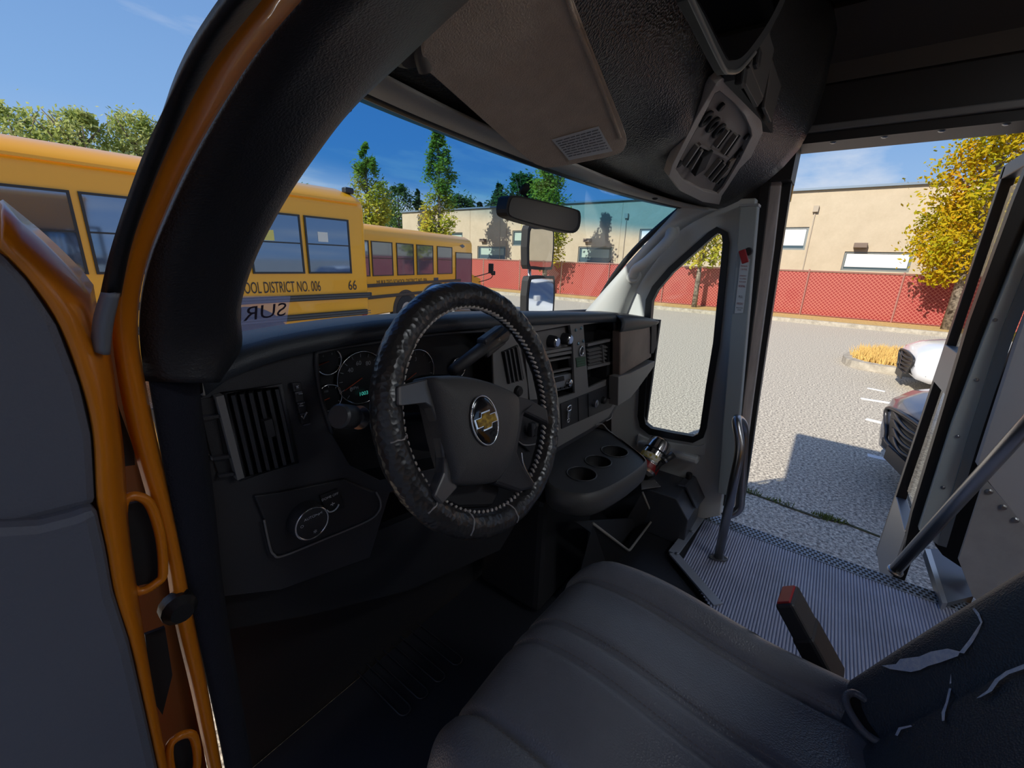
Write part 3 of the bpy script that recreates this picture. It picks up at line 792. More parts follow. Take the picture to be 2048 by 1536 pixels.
# headlamp switch panel
hp = plate('lamp_switch_panel', [loopF([(508, 992), (560, 985), (690, 958), (752, 984), (761, 1003), (758, 1022), (735, 1042), (566, 1112), (548, 1109), (540, 1095), (528, 1040)], YF - .006)], (0, .010, 0), M_PLASTIC, dash, bevel=.003)
tube('panel_lip', smooth_curve(loopF([(528, 1040), (540, 1095), (548, 1109), (566, 1112), (650, 1078), (735, 1042), (758, 1022), (761, 1003), (752, 984)], YF - .008)), .0016, M_STACK, hp, n=6)
kc = FA(610, 1036, YF - .006)
ux, uz = Vector((1, 0, 0)), Vector((0, 0, 1))
kn = lathe('lamp_dial', [(.028, 0), (.027, .014), (.024, .020), (.020, .022)], kc, (0, -1, 0), M_PLASTIC, hp, n=32)
tube('dial_ring', [kc + Vector((.0245 * math.cos(a), -.021, .0245 * math.sin(a))) for a in [2 * math.pi * i / 32 for i in range(32)]], .0016, M_CHROME, kn, n=6, closed=True)
text('dial_text', 'AUTO', kc + Vector((-.004, -.0225, .012)), ux, uz, M_INK, kn, h=.0042, depth=.0005)
text('dial_text', 'O', kc + Vector((-.016, -.0225, .004)), ux, uz, M_INK, kn, h=.0045, depth=.0005)
text('dial_text', '>o<', kc + Vector((.010, -.0225, .012)), ux, uz, M_INK, kn, h=.0042, depth=.0005)
text('dial_text', '*', kc + Vector((.002, -.0225, -.014)), ux, uz, M_INK, kn, h=.0060, depth=.0005)
dm = plate('dimmer_panel', [loopF([(640, 992), (676, 978), (690, 1015), (655, 1032)], YF - .010)], (0, .006, 0), M_BLACK, hp, bevel=.001)
text('dimmer_text', 'DOME OFF', FA(660, 993, YF - .011), ux, uz, M_INK, dm, h=.0040, depth=.0006)
c_ = FA(665, 1010, YF - .012)
tube('dimmer_arc', [c_ + Vector((.011 * math.cos(a), 0, .011 * math.sin(a))) for a in [math.radians(200 + 140 * i / 14) for i in range(15)]], .0013, M_INK, dm, n=5)
text('dimmer_text', '\u00f7', c_ + Vector((0, 0, .002)), ux, uz, M_INK, dm, h=.006, depth=.0006)
# parking brake release handle
pb = plate('brake_release', [loopF([(662, 1112), (730, 1085), (737, 1100), (670, 1130)], YF + .01)], (0, .012, 0), M_PLASTIC, dash, bevel=.002)
c_ = FA(700, 1107, YF + .008)
tube('brake_symbol', [c_ + Vector((.0065 * math.cos(a), 0, .0065 * math.sin(a))) for a in [2 * math.pi * i / 20 for i in range(20)]], .0008, M_INK, pb, n=4, closed=True)
text('brake_symbol_letter', 'P', c_, ux, uz, M_INK, pb, h=.007, depth=.001)
for s in (-1, 1):
    tube('brake_symbol_arc', [c_ + Vector((s * .0095 * math.cos(a), 0, .0095 * math.sin(a))) for a in [math.radians(-45 + 90 * i / 8) for i in range(9)]], .0008, M_INK, pb, n=4)
# knee panel under the column, closes the dash below
plate('knee_panel', [[P(a, b, Y=YF + .035) for a, b in ((425, 1100), (560, 1150), (760, 1060), (1000, 960), (1060, 1000), (1000, 1100), (820, 1180), (620, 1230), (450, 1260))]], (0, .02, 0), M_BLACK, dash)
# pedal
pd = thing('brake_pedal', 'black rubber pedal pad in the footwell below the dash', 'pedal', P(600, 1210, Z=1.05))
plate('pedal_pad', [[P(a, b, Z=1.05) for a, b in ((570, 1202), (606, 1176), (625, 1215), (588, 1238))]], (0, 0, -.02), mat('pedal_rubber', (.03, .03, .035, 1), .5, bump=.4, bscale=200), pd, bevel=.005)
tube('pedal_arm', [P(597, 1208, Z=1.045), P(597, 1208, Z=1.045) + Vector((.01, .12, .22))], .010, M_BLACK, pd, n=8)

# instrument cluster
icl = recess('instrument_cluster', cluster, .055, M_BLACK, dash)
tube('cluster_hood_edge', smooth_curve(loopF([(664, 866), (641, 790), (632, 715), (650, 702), (760, 684), (880, 668), (965, 662)], YF - .002)), .0035, M_DASH, icl, n=6)
YG = YF + .05
def gauge(px, py, r, a0, a1, nt_, nums):
    c = P(px, py, Y=YG)
    g = lathe('gauge_face', [(r, 0), (r, .004)], c + Vector((0, .004, 0)), (0, -1, 0), mat('gauge_black', (.012, .012, .014, 1), .4), icl, n=32)
    tube('gauge_bezel', [c + Vector((r * math.cos(a), -.003, r * math.sin(a))) for a in [2 * math.pi * i / 36 for i in range(36)]], .0014, M_CHROME, g, n=5, closed=True)
    for i in range(nt_):
        a = math.radians(a0 + (a1 - a0) * i / (nt_ - 1))
        d = Vector((math.cos(a), 0, math.sin(a)))
        tube('gauge_tick', [c + d * (r * .80) + Vector((0, -.003, 0)), c + d * (r * .93) + Vector((0, -.003, 0))], .0006, mat('gauge_ink', (.25, .26, .28, 1), .6), g, n=4)
    for (ang, s) in nums:
        a = math.radians(ang)
        text('gauge_number', s, c + Vector((math.cos(a) * r * .6, -.003, math.sin(a) * r * .6)), ux, uz, MATS['gauge_ink'], g, h=r * .16, depth=.0006)
    a = math.radians(a0 + (a1 - a0) * .08)
    tube('gauge_needle', [c + Vector((0, -.004, 0)), c + Vector((math.cos(a) * r * .85, -.004, math.sin(a) * r * .85))], .0009, mat('needle', rgb(150, 60, 30), .5), g, n=4)
    return g
gauge(655, 722, .022, 210, -30, 7, [(130, '4'), (60, '8')])
gauge(657, 795, .022, 210, -30, 7, [(110, '100')])
g_ = gauge(722, 755, .046, 225, -45, 13, [(215, '0'), (140, '40'), (100, '60'), (60, '80')])
text('gauge_number', 'MPH', P(706, 775, Y=YG) + Vector((0, -.004, 0)), ux, uz, MATS['gauge_ink'], g_, h=.005, depth=.0006)
text('odometer_digits', '1003', P(724, 785, Y=YG) + Vector((0, -.005, 0)), ux, uz, mat('lcd_teal', (.05, .5, .42, 1), .5, emit=(.1, .8, .65, 1), estr=.25), g_, h=.0065, depth=.0008)
gauge(830, 745, .046, 225, -45, 9, [(215, '0'), (90, '3')])
gauge(915, 735, .022, 210, -30, 7, [(120, 'F')])

# column and stalks
cl = thing('steering_column', 'black steering column shroud behind the wheel', 'steering column', (-.42, .5, 1.6))
Wc = Vector((-.42, .416, 1.72)); aw = math.radians(18)
Wn = Vector((0, -math.cos(aw), math.sin(aw))); Wu = Vector((1, 0, 0)); Ww = Vector((0, math.sin(aw), math.cos(aw)))
lathe('column_shroud', [(.050, 0), (.062, .03), (.070, .10), (.060, .20), (.03, .21)], Wc - Wn * .035, -Wn, M_BLACK, cl, n=24)
k0 = P(676, 832, Y=.455); k1 = P(760, 838, Y=.50)
lathe('stalk_knob', [(.013, 0), (.0155, .003), (.0155, .03), (.012, .035), (.008, .05)], k0, k1 - k0, mat('stalk_grey', (.045, .047, .052, 1), .4), cl, n=20)
tube('turn_stalk', [k0.lerp(k1, .3), k1, Wc - Wn * .05 + Vector((-.05, 0, 0))], .0085, M_PLASTIC, cl, n=10)
lathe('stalk_band', [(.0162, 0), (.0162, .003)], k0.lerp(k1, .45), k1 - k0, M_CHROME, cl, n=20)
s0 = P(1003, 668, Y=.50); s1 = P(905, 742, Y=.47)
sh = tube('shift_lever', [s1, s1.lerp(s0, .5), s0], [.010, .012, .018], M_PLASTIC, cl, n=12)
bar('shift_grip', s1.lerp(s0, .55), s0, .038, .022, (0, 1, 0), M_PLASTIC, cl, bevel=.006)
text('shift_symbol', '+', s1.lerp(s0, .80) + Vector((0, -.014, .003)), ux, uz, M_INK, cl, h=.008, depth=.001)
text('shift_symbol', '\u2212', s1.lerp(s0, .92) + Vector((0, -.014, .001)), ux, uz, M_INK, cl, h=.002, w=.006, depth=.001)

# right of the column: upright vent and lower switch plate
rv = plate('inner_vent', [loopF([(985, 692), (1035, 660), (1056, 770), (1058, 845), (1000, 862), (988, 770)], YF - .004)], (0, .006, 0), M_STACK, dash, bevel=.002)
plate('inner_vent_slot', [loopF([(1005, 704), (1036, 690), (1048, 758), (1018, 768)], YF - .008)], (0, .004, 0), M_BLACK, rv)
for i in range(4):
    bar('slat', FA(1009 + 8 * i, 703 - 3 * i, YF - .010), FA(1020 + 8 * i, 766 - 2 * i, YF - .010), .0025, .008, Vector((.4, 1, 0)), M_STACK, rv)
lathe('small_knob', [(.014, 0), (.013, .008), (.009, .012)], FA(1034, 782, YF - .004), (0, -1, 0), M_BLACK, rv, n=18)
ig = plate('ignition_plate', [loopF([(1036, 815), (1085, 815), (1090, 880), (1060, 905), (1036, 880)], YF - .012)], (0, .01, 0), M_PLASTIC, dash, bevel=.003)
lathe('ignition_knob', [(.020, 0), (.019, .012), (.012, .018)], FA(1062, 858, YF - .012), (0, -1, 0), M_BLACK, ig, n=20)
bar('ignition_tab', FA(1062, 846, YF - .03), FA(1063, 872, YF - .03), .010, .012, (0, 1, 0), M_DASH, ig, bevel=.002)
tube('plate_edge', smooth_curve(loopF([(1036, 882), (1048, 890), (1070, 888), (1088, 878)], YF - .014)), .0022, M_STACK, ig, n=6)

# centre stack
st = plate('centre_stack', [loopF([(1040, 645), (1150, 638), (1226, 634), (1233, 640), (1236, 700), (1237, 780), (1230, 812), (1217, 834), (1183, 856), (1120, 892), (1092, 905), (1090, 820), (1060, 740)], YF - .006),
                              loopF(bayL, YF - .006), loopF(bayR, YF - .006)], (0, .008, 0), M_STACK, dash, bevel=.002)
rl = recess('left_bay', bayL, .05, M_BLACK, st)
plate('climate_panel', [loopF([(1050, 668), (1139, 652), (1143, 692), (1060, 707)], YF + .012)], (0, .01, 0), M_STACK, rl)
for a, b in ((1104, 682), (1131, 677)):
    k_ = lathe('climate_knob', [(.017, 0), (.016, .018), (.014, .022)], FA(a - 5, b, YF + .012), (0, -1, 0), M_PLASTIC, rl, n=24)
    lathe('knob_cap', [(.0135, 0), (.0135, .003), (.011, .005)], FA(a - 5, b, YF + .012) + Vector((0, -.022, 0)), (0, -1, 0), M_CHROME, k_, n=24)
for y0, y1, dy in ((694, 701, .0), (702, 708, .0)):
    bar('bay_shelf', FA(1075, y0 + 13, YF + .004), FA(1144, y0 + 1, YF + .004), .008, .010, (0, 1, 0), M_STACK, rl)
po = plate('pocket_frame', [loopF([(1088, 722), (1145, 712), (1148, 738), (1092, 749)], YF + .004), loopF([(1096, 724), (1142, 716), (1144, 735), (1098, 745)], YF + .004)], (0, .01, 0), M_STACK, rl)
ra = plate('radio', [loopF([(1098, 756), (1144, 746), (1147, 774), (1102, 786)], YF + .006)], (0, .02, 0), mat('radio_silver', rgb(170, 172, 175), .35, .6), rl, bevel=.002)
plate('radio_screen', [loopF([(1102, 758), (1128, 752), (1129, 761), (1104, 767)], YF + .003)], (0, .003, 0), M_BLACK, ra)
lathe('radio_knob', [(.012, 0), (.011, .010), (.008, .012)], FA(1136, 765, YF + .004), (0, -1, 0), M_CHROME, ra, n=20)
for i in range(5):
    bar('radio_button', FA(1105 + 8 * i, 781 - 2 * i, YF + .003), FA(1110 + 8 * i, 780 - 2 * i, YF + .003), .006, .004, (0, 1, 0), M_BLACK, ra)
rr = recess('right_bay', bayR, .06, M_BLACK, st)
for y in (686, 732):
    bar('bay_divider', FA(1172, y + 4, YF + .003), FA(1234, y - 10, YF + .003), .009, .012, (0, 1, 0), M_STACK, rr)
rvn = plate('centre_vent', [loopF([(1172, 696), (1233, 682), (1234, 722), (1176, 736)], YF + .016)], (0, .02, 0), M_BLACK, rr)
for sx0, sx1 in ((1175, 1201), (1206, 1232)):
    for i in range(5):
        yy0 = 702 + 7.2 * i - (sx0 - 1175) * .23
        bar('slat', FA(sx0 + i * .6, yy0, YF + .010), FA(sx1 + i * .3, yy0 - 6, YF + .010), .0024, .012, Vector((0, 1, .5)), M_STACK, rvn)
bar('vent_split', FA(1203, 690, YF + .006), FA(1206, 727, YF + .006), .006, .010, (0, 1, 0), M_STACK, rvn)
for a, b in ((1151, 660), (1162, 656), (1156, 687), (1166, 682)):
    lathe('panel_screw', [(.0048, 0), (.0048, .002), (.003, .004)], FA(a, b, YF - .006), (0, -1, 0), mat('screw_blue', rgb(120, 150, 165), .35, .8), st, n=10)
tube('socket_ring', [FA(1163, 702, YF - .009) + Vector((.012 * math.cos(a), 0, .014 * math.sin(a))) for a in [2 * math.pi * i / 24 for i in range(24)]], .0028, M_CHROME, st, n=6, closed=True)
lathe('power_socket', [(.010, 0), (.010, .003)], FA(1163, 702, YF - .006), (0, -1, 0), M_BLACK, st, n=18)
tpz = plate('green_tape', [loopF([(1152, 716), (1171, 713), (1172, 731), (1154, 735)], YF - .008)], (0, .002, 0), mat('green_tape', rgb(58, 84, 66), .6), st)
for dy in (5, 10, 15):
    bar('tape_print', FA(1155, 715 + dy + 1.2, YF - .009), FA(1169, 715 + dy - 1.2, YF - .009), .0012, .001, (0, 1, 0), mat('tape_ink', rgb(92, 130, 104), .6), tpz)
# lower switch row
lsw = plate('switch_row', [loopF([(1122, 808), (1228, 766), (1232, 800), (1222, 815), (1124, 858)], YF - .010)], (0, .006, 0), M_PLASTIC, st, bevel=.001)
for a, b in ((1155, 1175),):
    bar('row_gap', FA(1156, 796, YF - .013), FA(1157, 842, YF - .013), .0015, .003, (0, 1, 0), M_BLACK, lsw)
    bar('row_gap', FA(1176, 788, YF - .013), FA(1177, 834, YF - .013), .0015, .003, (0, 1, 0), M_BLACK, lsw)
c_ = FA(1138, 823, YF - .018)
lt_ = tube('latch_loop', [c_ + Vector((p[0], 0, p[1])) for p in rrect(0, .010, .022, .016, .006)], .0028, M_CHROME, lsw, n=6, closed=True)
box('latch_plate', c_ + Vector((.003, .002, -.009)), (.014, .006, .026), M_CHROME, lsw, bevel=.002)
tube('latch_ring', [c_ + Vector((-.004 + .006 * math.cos(a), -.002, -.027 + .006 * math.sin(a))) for a in [2 * math.pi * i / 14 for i in range(14)]], .0018, M_CHROME, lsw, n=5, closed=True)
lathe('lighter_socket', [(.013, 0), (.013, .012), (.009, .014)], FA(1187, 806, YF - .010), (0, -1, 0), M_SCREW, lsw, n=18)
lathe('socket_cap', [(.013, 0), (.012, .010), (.008, .014)], FA(1205, 800, YF - .010), (0, -1, 0), M_BLACK, lsw, n=18)
box('connector', FA(1220, 789, YF - .016), (.022, .02, .030), M_BLACK, lsw, bevel=.004)
# cable hanging below the stack and into the console
tube('charging_cable', smooth_curve([FA(1224, 826, YF - .004), FA(1222, 836, YF - .01), FA(1212, 842, YF - .02)]), .0022, mat('cable_grey', rgb(130, 130, 132), .5), dash, n=6)

# passenger-side pod
M_POD = mat('worn_pod', rgb(138, 118, 106), .5, var=.4, vscale=6, col2=rgb(104, 90, 82))
pod = thing('dash_end_pod', 'dusty brown storage pod with open drawer at the dash end', 'storage pod', (.6, .56, 1.5))
YQ = .535
plate('pod_face', [[P(a, b, Y=YQ) for a, b in ((1241, 663), (1300, 650), (1303, 700), (1303, 714), (1240, 752))]], (0, .03, 0), M_POD, pod, bevel=.004)
strip('pod_top', [P(1234, 632, Y=.56), P(1262, 633, Y=.55), P(1290, 637, Y=.545), P(1312, 642, Y=.54)], [P(1239, 664, Y=YQ), P(1265, 660, Y=YQ), P(1290, 656, Y=YQ), P(1311, 650, Y=YQ)], M_DASH, pod, n=16, bulge=(0, -.012, .006), thick=.004)
strip('pod_lid_back', [P(1170, 623, Y=.80), P(1220, 624, Y=.78), P(1290, 632, Y=.70), P(1312, 641, Y=.66)], [P(1234, 632, Y=.56), P(1262, 633, Y=.55), P(1290, 637, Y=.545), P(1312, 642, Y=.54)], M_DASH, pod, n=16, thick=.004)
box('pod_core', (.60, .66, 1.62), (.36, .17, .22), M_BLACK, pod)
plate('pod_side_slot', [[P(a, b, Y=YQ - .004) for a, b in ((1303, 652), (1314, 646), (1314, 690), (1308, 706), (1302, 708))]], (0, .03, 0), M_BLACK, pod, bevel=.003)
plate('pod_drawer', [[P(a, b, Y=YQ - .012) for a, b in ((1237, 754), (1262, 746), (1310, 722), (1309, 732), (1278, 775), (1262, 795), (1236, 812))]], (0, .035, 0), M_STACK, pod, bevel=.006)

# ================================================================== steering wheel
wheel = thing('steering_wheel', 'steering wheel in a laced wrinkled black leather cover', 'steering wheel', tuple(Wc))
def WP(px, py, off=0.0): return PL(px, py, Wc + Wn * off, Wn)
M_COVER = mat('wheel_cover', (0.035, 0.033, 0.033, 1), .30, bump=.5, bscale=140, btype='voronoi', spec=.6)
R0, r0 = .183, .0205
rv_ = []; rf_ = []
NU, NV = 220, 22
rw = random.Random(3)
wr = [0.0] * NU
for _ in range(60):
    i = rw.randrange(NU); wr[i] += rw.uniform(-.0011, .0007)
for i in range(NU):
    a = 2 * math.pi * i / NU
    d = Wu * math.cos(a) + Ww * math.sin(a)
    for k in range(NV):
        b = 2 * math.pi * k / NV
        rr_ = r0 + wr[i] + .0005 * math.sin(a * 23 + k)
        rv_.append(Wc + d * (R0 + rr_ * math.cos(b)) + Wn * (rr_ * math.sin(b)))
for i in range(NU):
    j = (i + 1) % NU
    for k in range(NV):
        rf_.append((i * NV + k, j * NV + k, j * NV + (k + 1) % NV, i * NV + (k + 1) % NV))
rim = mesh('rim_cover', rv_, rf_, M_COVER, wheel, smooth=True)
lace = []
for i in range(104):
    a = 2 * math.pi * i / 104
    d = Wu * math.cos(a) + Ww * math.sin(a); tdir = -Wu * math.sin(a) + Ww * math.cos(a)
    c = Wc + d * (R0 - r0 * .96) + Wn * (r0 * .22)
    lace.append(tube_geo([c - tdir * .004 + Wn * .003, c - d * .0018, c + tdir * .003 - Wn * .006], .0024, 5))
v_, f_ = join_geo(lace)
lc_ = mesh('rim_lacing', v_, f_, mat('lace_thread', rgb(200, 190, 182), .35), wheel, smooth=True); lc_['kind'] = 'stuff'
lc_['label'] = 'pale whip-stitch lacing around the inside of the rim'
# torn seams in the cover
M_TEAR = mat('tear_backing', rgb(170, 164, 160), .8)
def surf_rim(ang, tube_ang, lift=.0008):
    d = Wu * math.cos(ang) + Ww * math.sin(ang)
    return Wc + d * (R0 + (r0 + lift) * math.cos(tube_ang)) + Wn * ((r0 + lift) * math.sin(tube_ang))
for a0, wob in ((math.radians(178), .03), (math.radians(210), .06), (math.radians(236), .05), (math.radians(268), .05)):
    pts = [surf_rim(a0 + wob * math.sin(2.2 * t) * .6 + rw.uniform(-.008, .008), math.radians(175 - 20 * t * 6.0)) for t in [i / 9 for i in range(10)]]
    tube('cover_tear', pts, [.0009 + .0007 * (i % 2) for i in range(10)], M_TEAR, rim, n=5)
# hub pad
pad_px = [(858, 756), (880, 751), (930, 752), (985, 766), (1030, 788), (1037, 812), (1034, 860), (1020, 918), (1000, 955), (980, 968), (915, 970), (905, 945), (892, 900), (876, 830), (866, 790)]
pf = [WP(a, b, .030) for a, b in pad_px]
pc = sum(pf, Vector()) / len(pf)
rings = [(1.0, -.035), (1.0, -.006), (.97, .004), (.90, .010), (.60, .016), (.25, .018)]
pr = smooth_curve(pf, 4, True)
rows = [[pc + (p - pc) * s + Wn * h for p in pr] for s, h in rings]
n_ = len(pr)
v_ = [p for r_ in rows for p in r_]; f_ = []
for i in range(len(rows) - 1):
    for k in range(n_): f_.append((i * n_ + k, i * n_ + (k + 1) % n_, (i + 1) * n_ + (k + 1) % n_, (i + 1) * n_ + k))
f_.append(tuple((len(rows) - 1) * n_ + k for k in range(n_)))
hub = fix(mesh('hub_pad', v_, f_, mat('hub_vinyl', (0.070, 0.066, 0.066, 1), .48, bump=.4, bscale=700), wheel, smooth=True))
# spokes
M_SPOKE = mat('spoke_silver', (0.13, 0.125, 0.125, 1), .30, .4)
def spoke(px, off, th, m, nm='spoke'):
    return plate(nm, [[WP(a, b, off) for a, b in px]], -Wn * th, m, wheel, bevel=.006)
spoke([(796, 772), (858, 757), (868, 790), (878, 830), (893, 900), (907, 948), (917, 974), (884, 1010), (868, 992), (888, 945), (889, 915), (878, 850), (864, 815), (850, 806), (797, 812)], .026, .02, M_SPOKE)
spoke([(1030, 790), (1060, 798), (1096, 818), (1100, 850), (1050, 826), (1046, 850), (1036, 905), (1044, 925), (1070, 968), (1064, 978), (1040, 985), (990, 968), (1012, 935), (1026, 890), (1036, 830)], .024, .02, M_PLASTIC)
spoke([(905, 945), (1000, 955), (1000, 985), (985, 1015), (920, 1018), (890, 1005)], -.004, .02, M_BLACK, 'lower_cover')
tube('spoke_highlight', smooth_curve([WP(1043, 905, .027), WP(1046, 925, .027), WP(1056, 948, .027), WP(1068, 968, .027)]), .0014, M_CHROME, wheel, n=5)
# emblem
ec = WP(967, 841, .047)
EU = Wu
em = lathe('emblem_disc', [(.026, 0), (.026, .003), (.024, .0045)], ec, Wn, mat('emblem_black', (.01, .01, .012, 1), .15, coat=.6), hub, n=36)
for p in em.data.vertices:   # oval
    q = p.co - ec; p.co = ec + Wu * (q.dot(Wu) * 1.02) + Ww * (q.dot(Ww) * 1.36) + Wn * q.dot(Wn)
tube('emblem_ring', [ec + Wu * (.0270 * math.cos(a)) + Ww * (.0360 * math.sin(a)) + Wn * .003 for a in [2 * math.pi * i / 44 for i in range(44)]], .0016, M_CHROME, em, n=6, closed=True)
bt = [(-.022, -.0065), (-.0085, -.0065), (-.0105, -.0125), (.0075, -.0125), (.0095, -.0065), (.0235, -.0065), (.0215, .0065), (.0085, .0065), (.0105, .0125), (-.0075, .0125), (-.0095, .0065), (-.0235, .0065)]
def bow(s, off): return [ec + Wu * (x * s) + Ww * (y * s) + Wn * off for x, y in bt]
plate('emblem_cross_edge', [bow(1.06, .0046)], Wn * .002, M_CHROME, em)
plate('emblem_cross', [bow(.88, .0066)], Wn * .0012, mat('emblem_gold', rgb(196, 158, 60), .35, .6, var=.6, vscale=120, col2=rgb(130, 98, 40)), em)

# ================================================================== cup-holder console
con = thing('cup_holder_console', 'black plastic floor console tray with three cup holders', 'console', (.15, .45, .9))
ZC = 1.37
def CZ(px, py, z=ZC): return P(px, py, Z=z)
tray = [CZ(a, b) for a, b in ((1098, 968), (1150, 990), (1200, 984), (1250, 958), (1284, 932), (1287, 918), (1250, 888), (1212, 862), (1165, 858), (1125, 880), (1104, 910))]
tr_s = smooth_curve(tray, 3, True)
holes = []
for a, b, r_ in ((1163, 948, .042), (1196, 923, .040), (1229, 903, .042)):
    c = CZ(a, b)
    holes.append((c, r_))
plate('tray_top', [tr_s] + [[c + Vector((r_ * math.cos(t), r_ * math.sin(t), 0)) for t in [2 * math.pi * i / 24 for i in range(24)]] for c, r_ in holes], (0, 0, -.012), mat('tray_plastic', (0.055, 0.057, 0.064, 1), .36, bump=.25, bscale=600), con)
tc_ = sum(tr_s, Vector()) / len(tr_s)
rows = [[p + Vector((0, 0, .006)) for p in tr_s], [tc_ + (p - tc_) * 1.04 + Vector((0, 0, .002)) for p in tr_s], [tc_ + (p - tc_) * 1.06 + Vector((0, 0, -.025)) for p in tr_s], [tc_ + (p - tc_) * 1.03 + Vector((0, 0, -.055)) for p in tr_s],
        [tc_ + (p - tc_) * .92 + Vector((0, 0, -.075)) for p in tr_s], [tc_ + (p - tc_) * .5 + Vector((0, 0, -.08)) for p in tr_s]]
loft('tray_rim', rows, mat('tray_rim_plastic', (0.075, 0.073, 0.072, 1), .42, bump=.2, bscale=600), con, closed=True)
for c, r_ in holes:
    prof_ = [(r_, 0), (r_ * .9, -.055), (0.002, -.056)]
    n_ = 24; v_ = []; f_ = []
    for rad, h in prof_:
        for k in range(n_):
            t = 2 * math.pi * k / n_; v_.append(c + Vector((rad * math.cos(t), rad * math.sin(t), h)))
    for i in range(2):
        for k in range(n_): f_.append((i * n_ + k, i * n_ + (k + 1) % n_, (i + 1) * n_ + (k + 1) % n_, (i + 1) * n_ + k))
    cupo = mesh('cup_holder', v_, f_, M_BLACK, con, smooth=True)
    tube('cup_rim', [c + Vector((r_ * math.cos(t), r_ * math.sin(t), .001)) for t in [2 * math.pi * i / 28 for i in range(28)]], .0022, MATS['tray_plastic'], cupo, n=6, closed=True)
box('console_body', (.17, .66, 1.09), (.34, .24, .40), M_BLACK, con, bevel=.02)
# cable lying over the tray rim
cab = tube('loose_cable', smooth_curve([P(1190, 850, Y=.56), P(1205, 848, Y=.545), P(1216, 860, Y=.535), P(1240, 878, Y=.49), P(1275, 906, Y=.42)]), .0022, MATS['cable_grey'], None, n=6)
tag(cab, 'thin grey cable draped over the cup holder console', 'cable')

# ================================================================== waste bin below the console
bn = thing('waste_bin', 'open black bin with a pale rim under the cup holder console', 'bin', P(1250, 1100, Z=.9))
q = [P(1186, 1047, Y=.42), P(1258, 1102, Y=.40), P(1307, 1037, Y=.42), P(1285, 985, Y=.45)]
tube('bin_rim', round_path([q[0], q[1], q[2], q[3]], .02), .0045, mat('bin_rim_plastic', rgb(130, 126, 120), .45), bn, n=8)
fl = [Vector((p.x * .8 + .05, p.y + .06, FZ + .005)) for p in q]
v_ = q + fl
fix(mesh('bin_body', v_, [(0, 1, 5, 4), (1, 2, 6, 5), (2, 3, 7, 6), (4, 5, 6, 7)], M_BLACK, bn))
plate('bin_mouth', [[p + Vector((0, .05, -.02)) for p in q][:3]], (0, .01, 0), M_BLACK, bn)

# ================================================================== black engine-side box by the wall
eb = thing('equipment_box', 'black folded sheet metal equipment box on the floor below the quarter window', 'equipment box', (.75, .42, .88))
X0, X1, Y0, Y1, ZT = .655, .855, .335, .62, 1.075
M_EB = mat('box_black', (0.050, 0.056, 0.070, 1), .28, .0, spec=.7)
prof_ = [(Y1, FZ), (Y1, ZT), (Y0, ZT), (Y0 - .055, ZT - .075), (Y0 - .055, FZ)]
v_ = [Vector((X0, y, z)) for y, z in prof_] + [Vector((X1, y, z)) for y, z in prof_]
f_ = [(i, (i + 1) % 5, (i + 1) % 5 + 5, i + 5) for i in range(5)] + [(4, 3, 2, 1, 0), (5, 6, 7, 8, 9)]
fix(mesh('box_body', v_, f_, M_EB, eb, bevel=.004))
plate('raised_lid', [[P(a, b, Z=ZT + .012) for a, b in ((1355, 969), (1374, 974), (1400, 944), (1391, 935))]], (0, 0, -.016), M_EB, eb, bevel=.002)
la, lb = P(1374, 975, Z=ZT + .012), P(1400, 944, Z=ZT + .012)
plate('lid_flap', [[la, lb, lb + Vector((.0, -.05, -.08)), la + Vector((0, -.05, -.08))]], (0, .012, .004), M_EB, eb, bevel=.002)
lathe('lid_knob', [(.012, 0), (.013, .020), (.011, .026)], P(1377, 957, Z=ZT + .012), (0, 0, 1), M_RUBBER, eb, n=16)
plate('paper_bracket', [[P(a, b, Z=ZT + .02) for a, b in ((1282, 962), (1309, 959), (1322, 972), (1283, 978))]], (0, 0, -.004), mat('bracket_grey', rgb(110, 108, 108), .5), eb, bevel=.001)

# fire extinguisher leaning between box and wall
ea, eb2 = P(1289, 940, X=.70), P(1322, 884, X=.80)
ax = (eb2 - ea).normalized()
fx = thing('fire_extinguisher', 'chrome and red fire extinguisher strapped beside the console', 'fire extinguisher', tuple(ea))
Lx = (eb2 - ea).length
lathe('cylinder', [(.030, -.02), (.046, -.008), (.048, .01), (.048, Lx - .02), (.044, Lx), (.025, Lx + .012)], ea, ax, mat('extinguisher_chrome', (.70, .68, .68, 1), .16, 1.0), fx, n=28)
lathe('red_collar', [(.0487, .004), (.0490, .008), (.0490, .026), (.0487, .03)], ea, ax, mat('extinguisher_red', rgb(150, 22, 26), .35), fx, n=28)
lathe('paper_label', [(.0484, .038), (.0488, .04), (.0488, .066), (.0484, .068)], ea, ax, mat('label_print', rgb(225, 222, 205), .5, var=1.0, vscale=60, col2=rgb(190, 170, 60)), fx, n=28)
for h in (.034, .088):
    lathe('strap', [(.0495, h), (.0500, h + .001), (.0500, h + .006), (.0495, h + .007)], ea, ax, M_SCREW if h < .05 else M_BLACK, fx, n=28)
tube('hose', smooth_curve([P(1283, 955, X=.70), P(1300, 952, X=.69), P(1310, 938, X=.70), P(1322, 925, X=.72)]), .011, M_RUBBER, fx, n=10)
tube('nozzle', [P(1320, 927, X=.72), P(1347, 908, X=.76)], [.011, .015], mat('nozzle_black', (.03, .03, .032, 1), .35), fx, n=14)
lathe('nozzle_band', [(.0135, 0), (.0135, .008)], P(1328, 921, X=.731), P(1347, 908, X=.76) - P(1320, 927, X=.72), M_SCREW, fx, n=14)

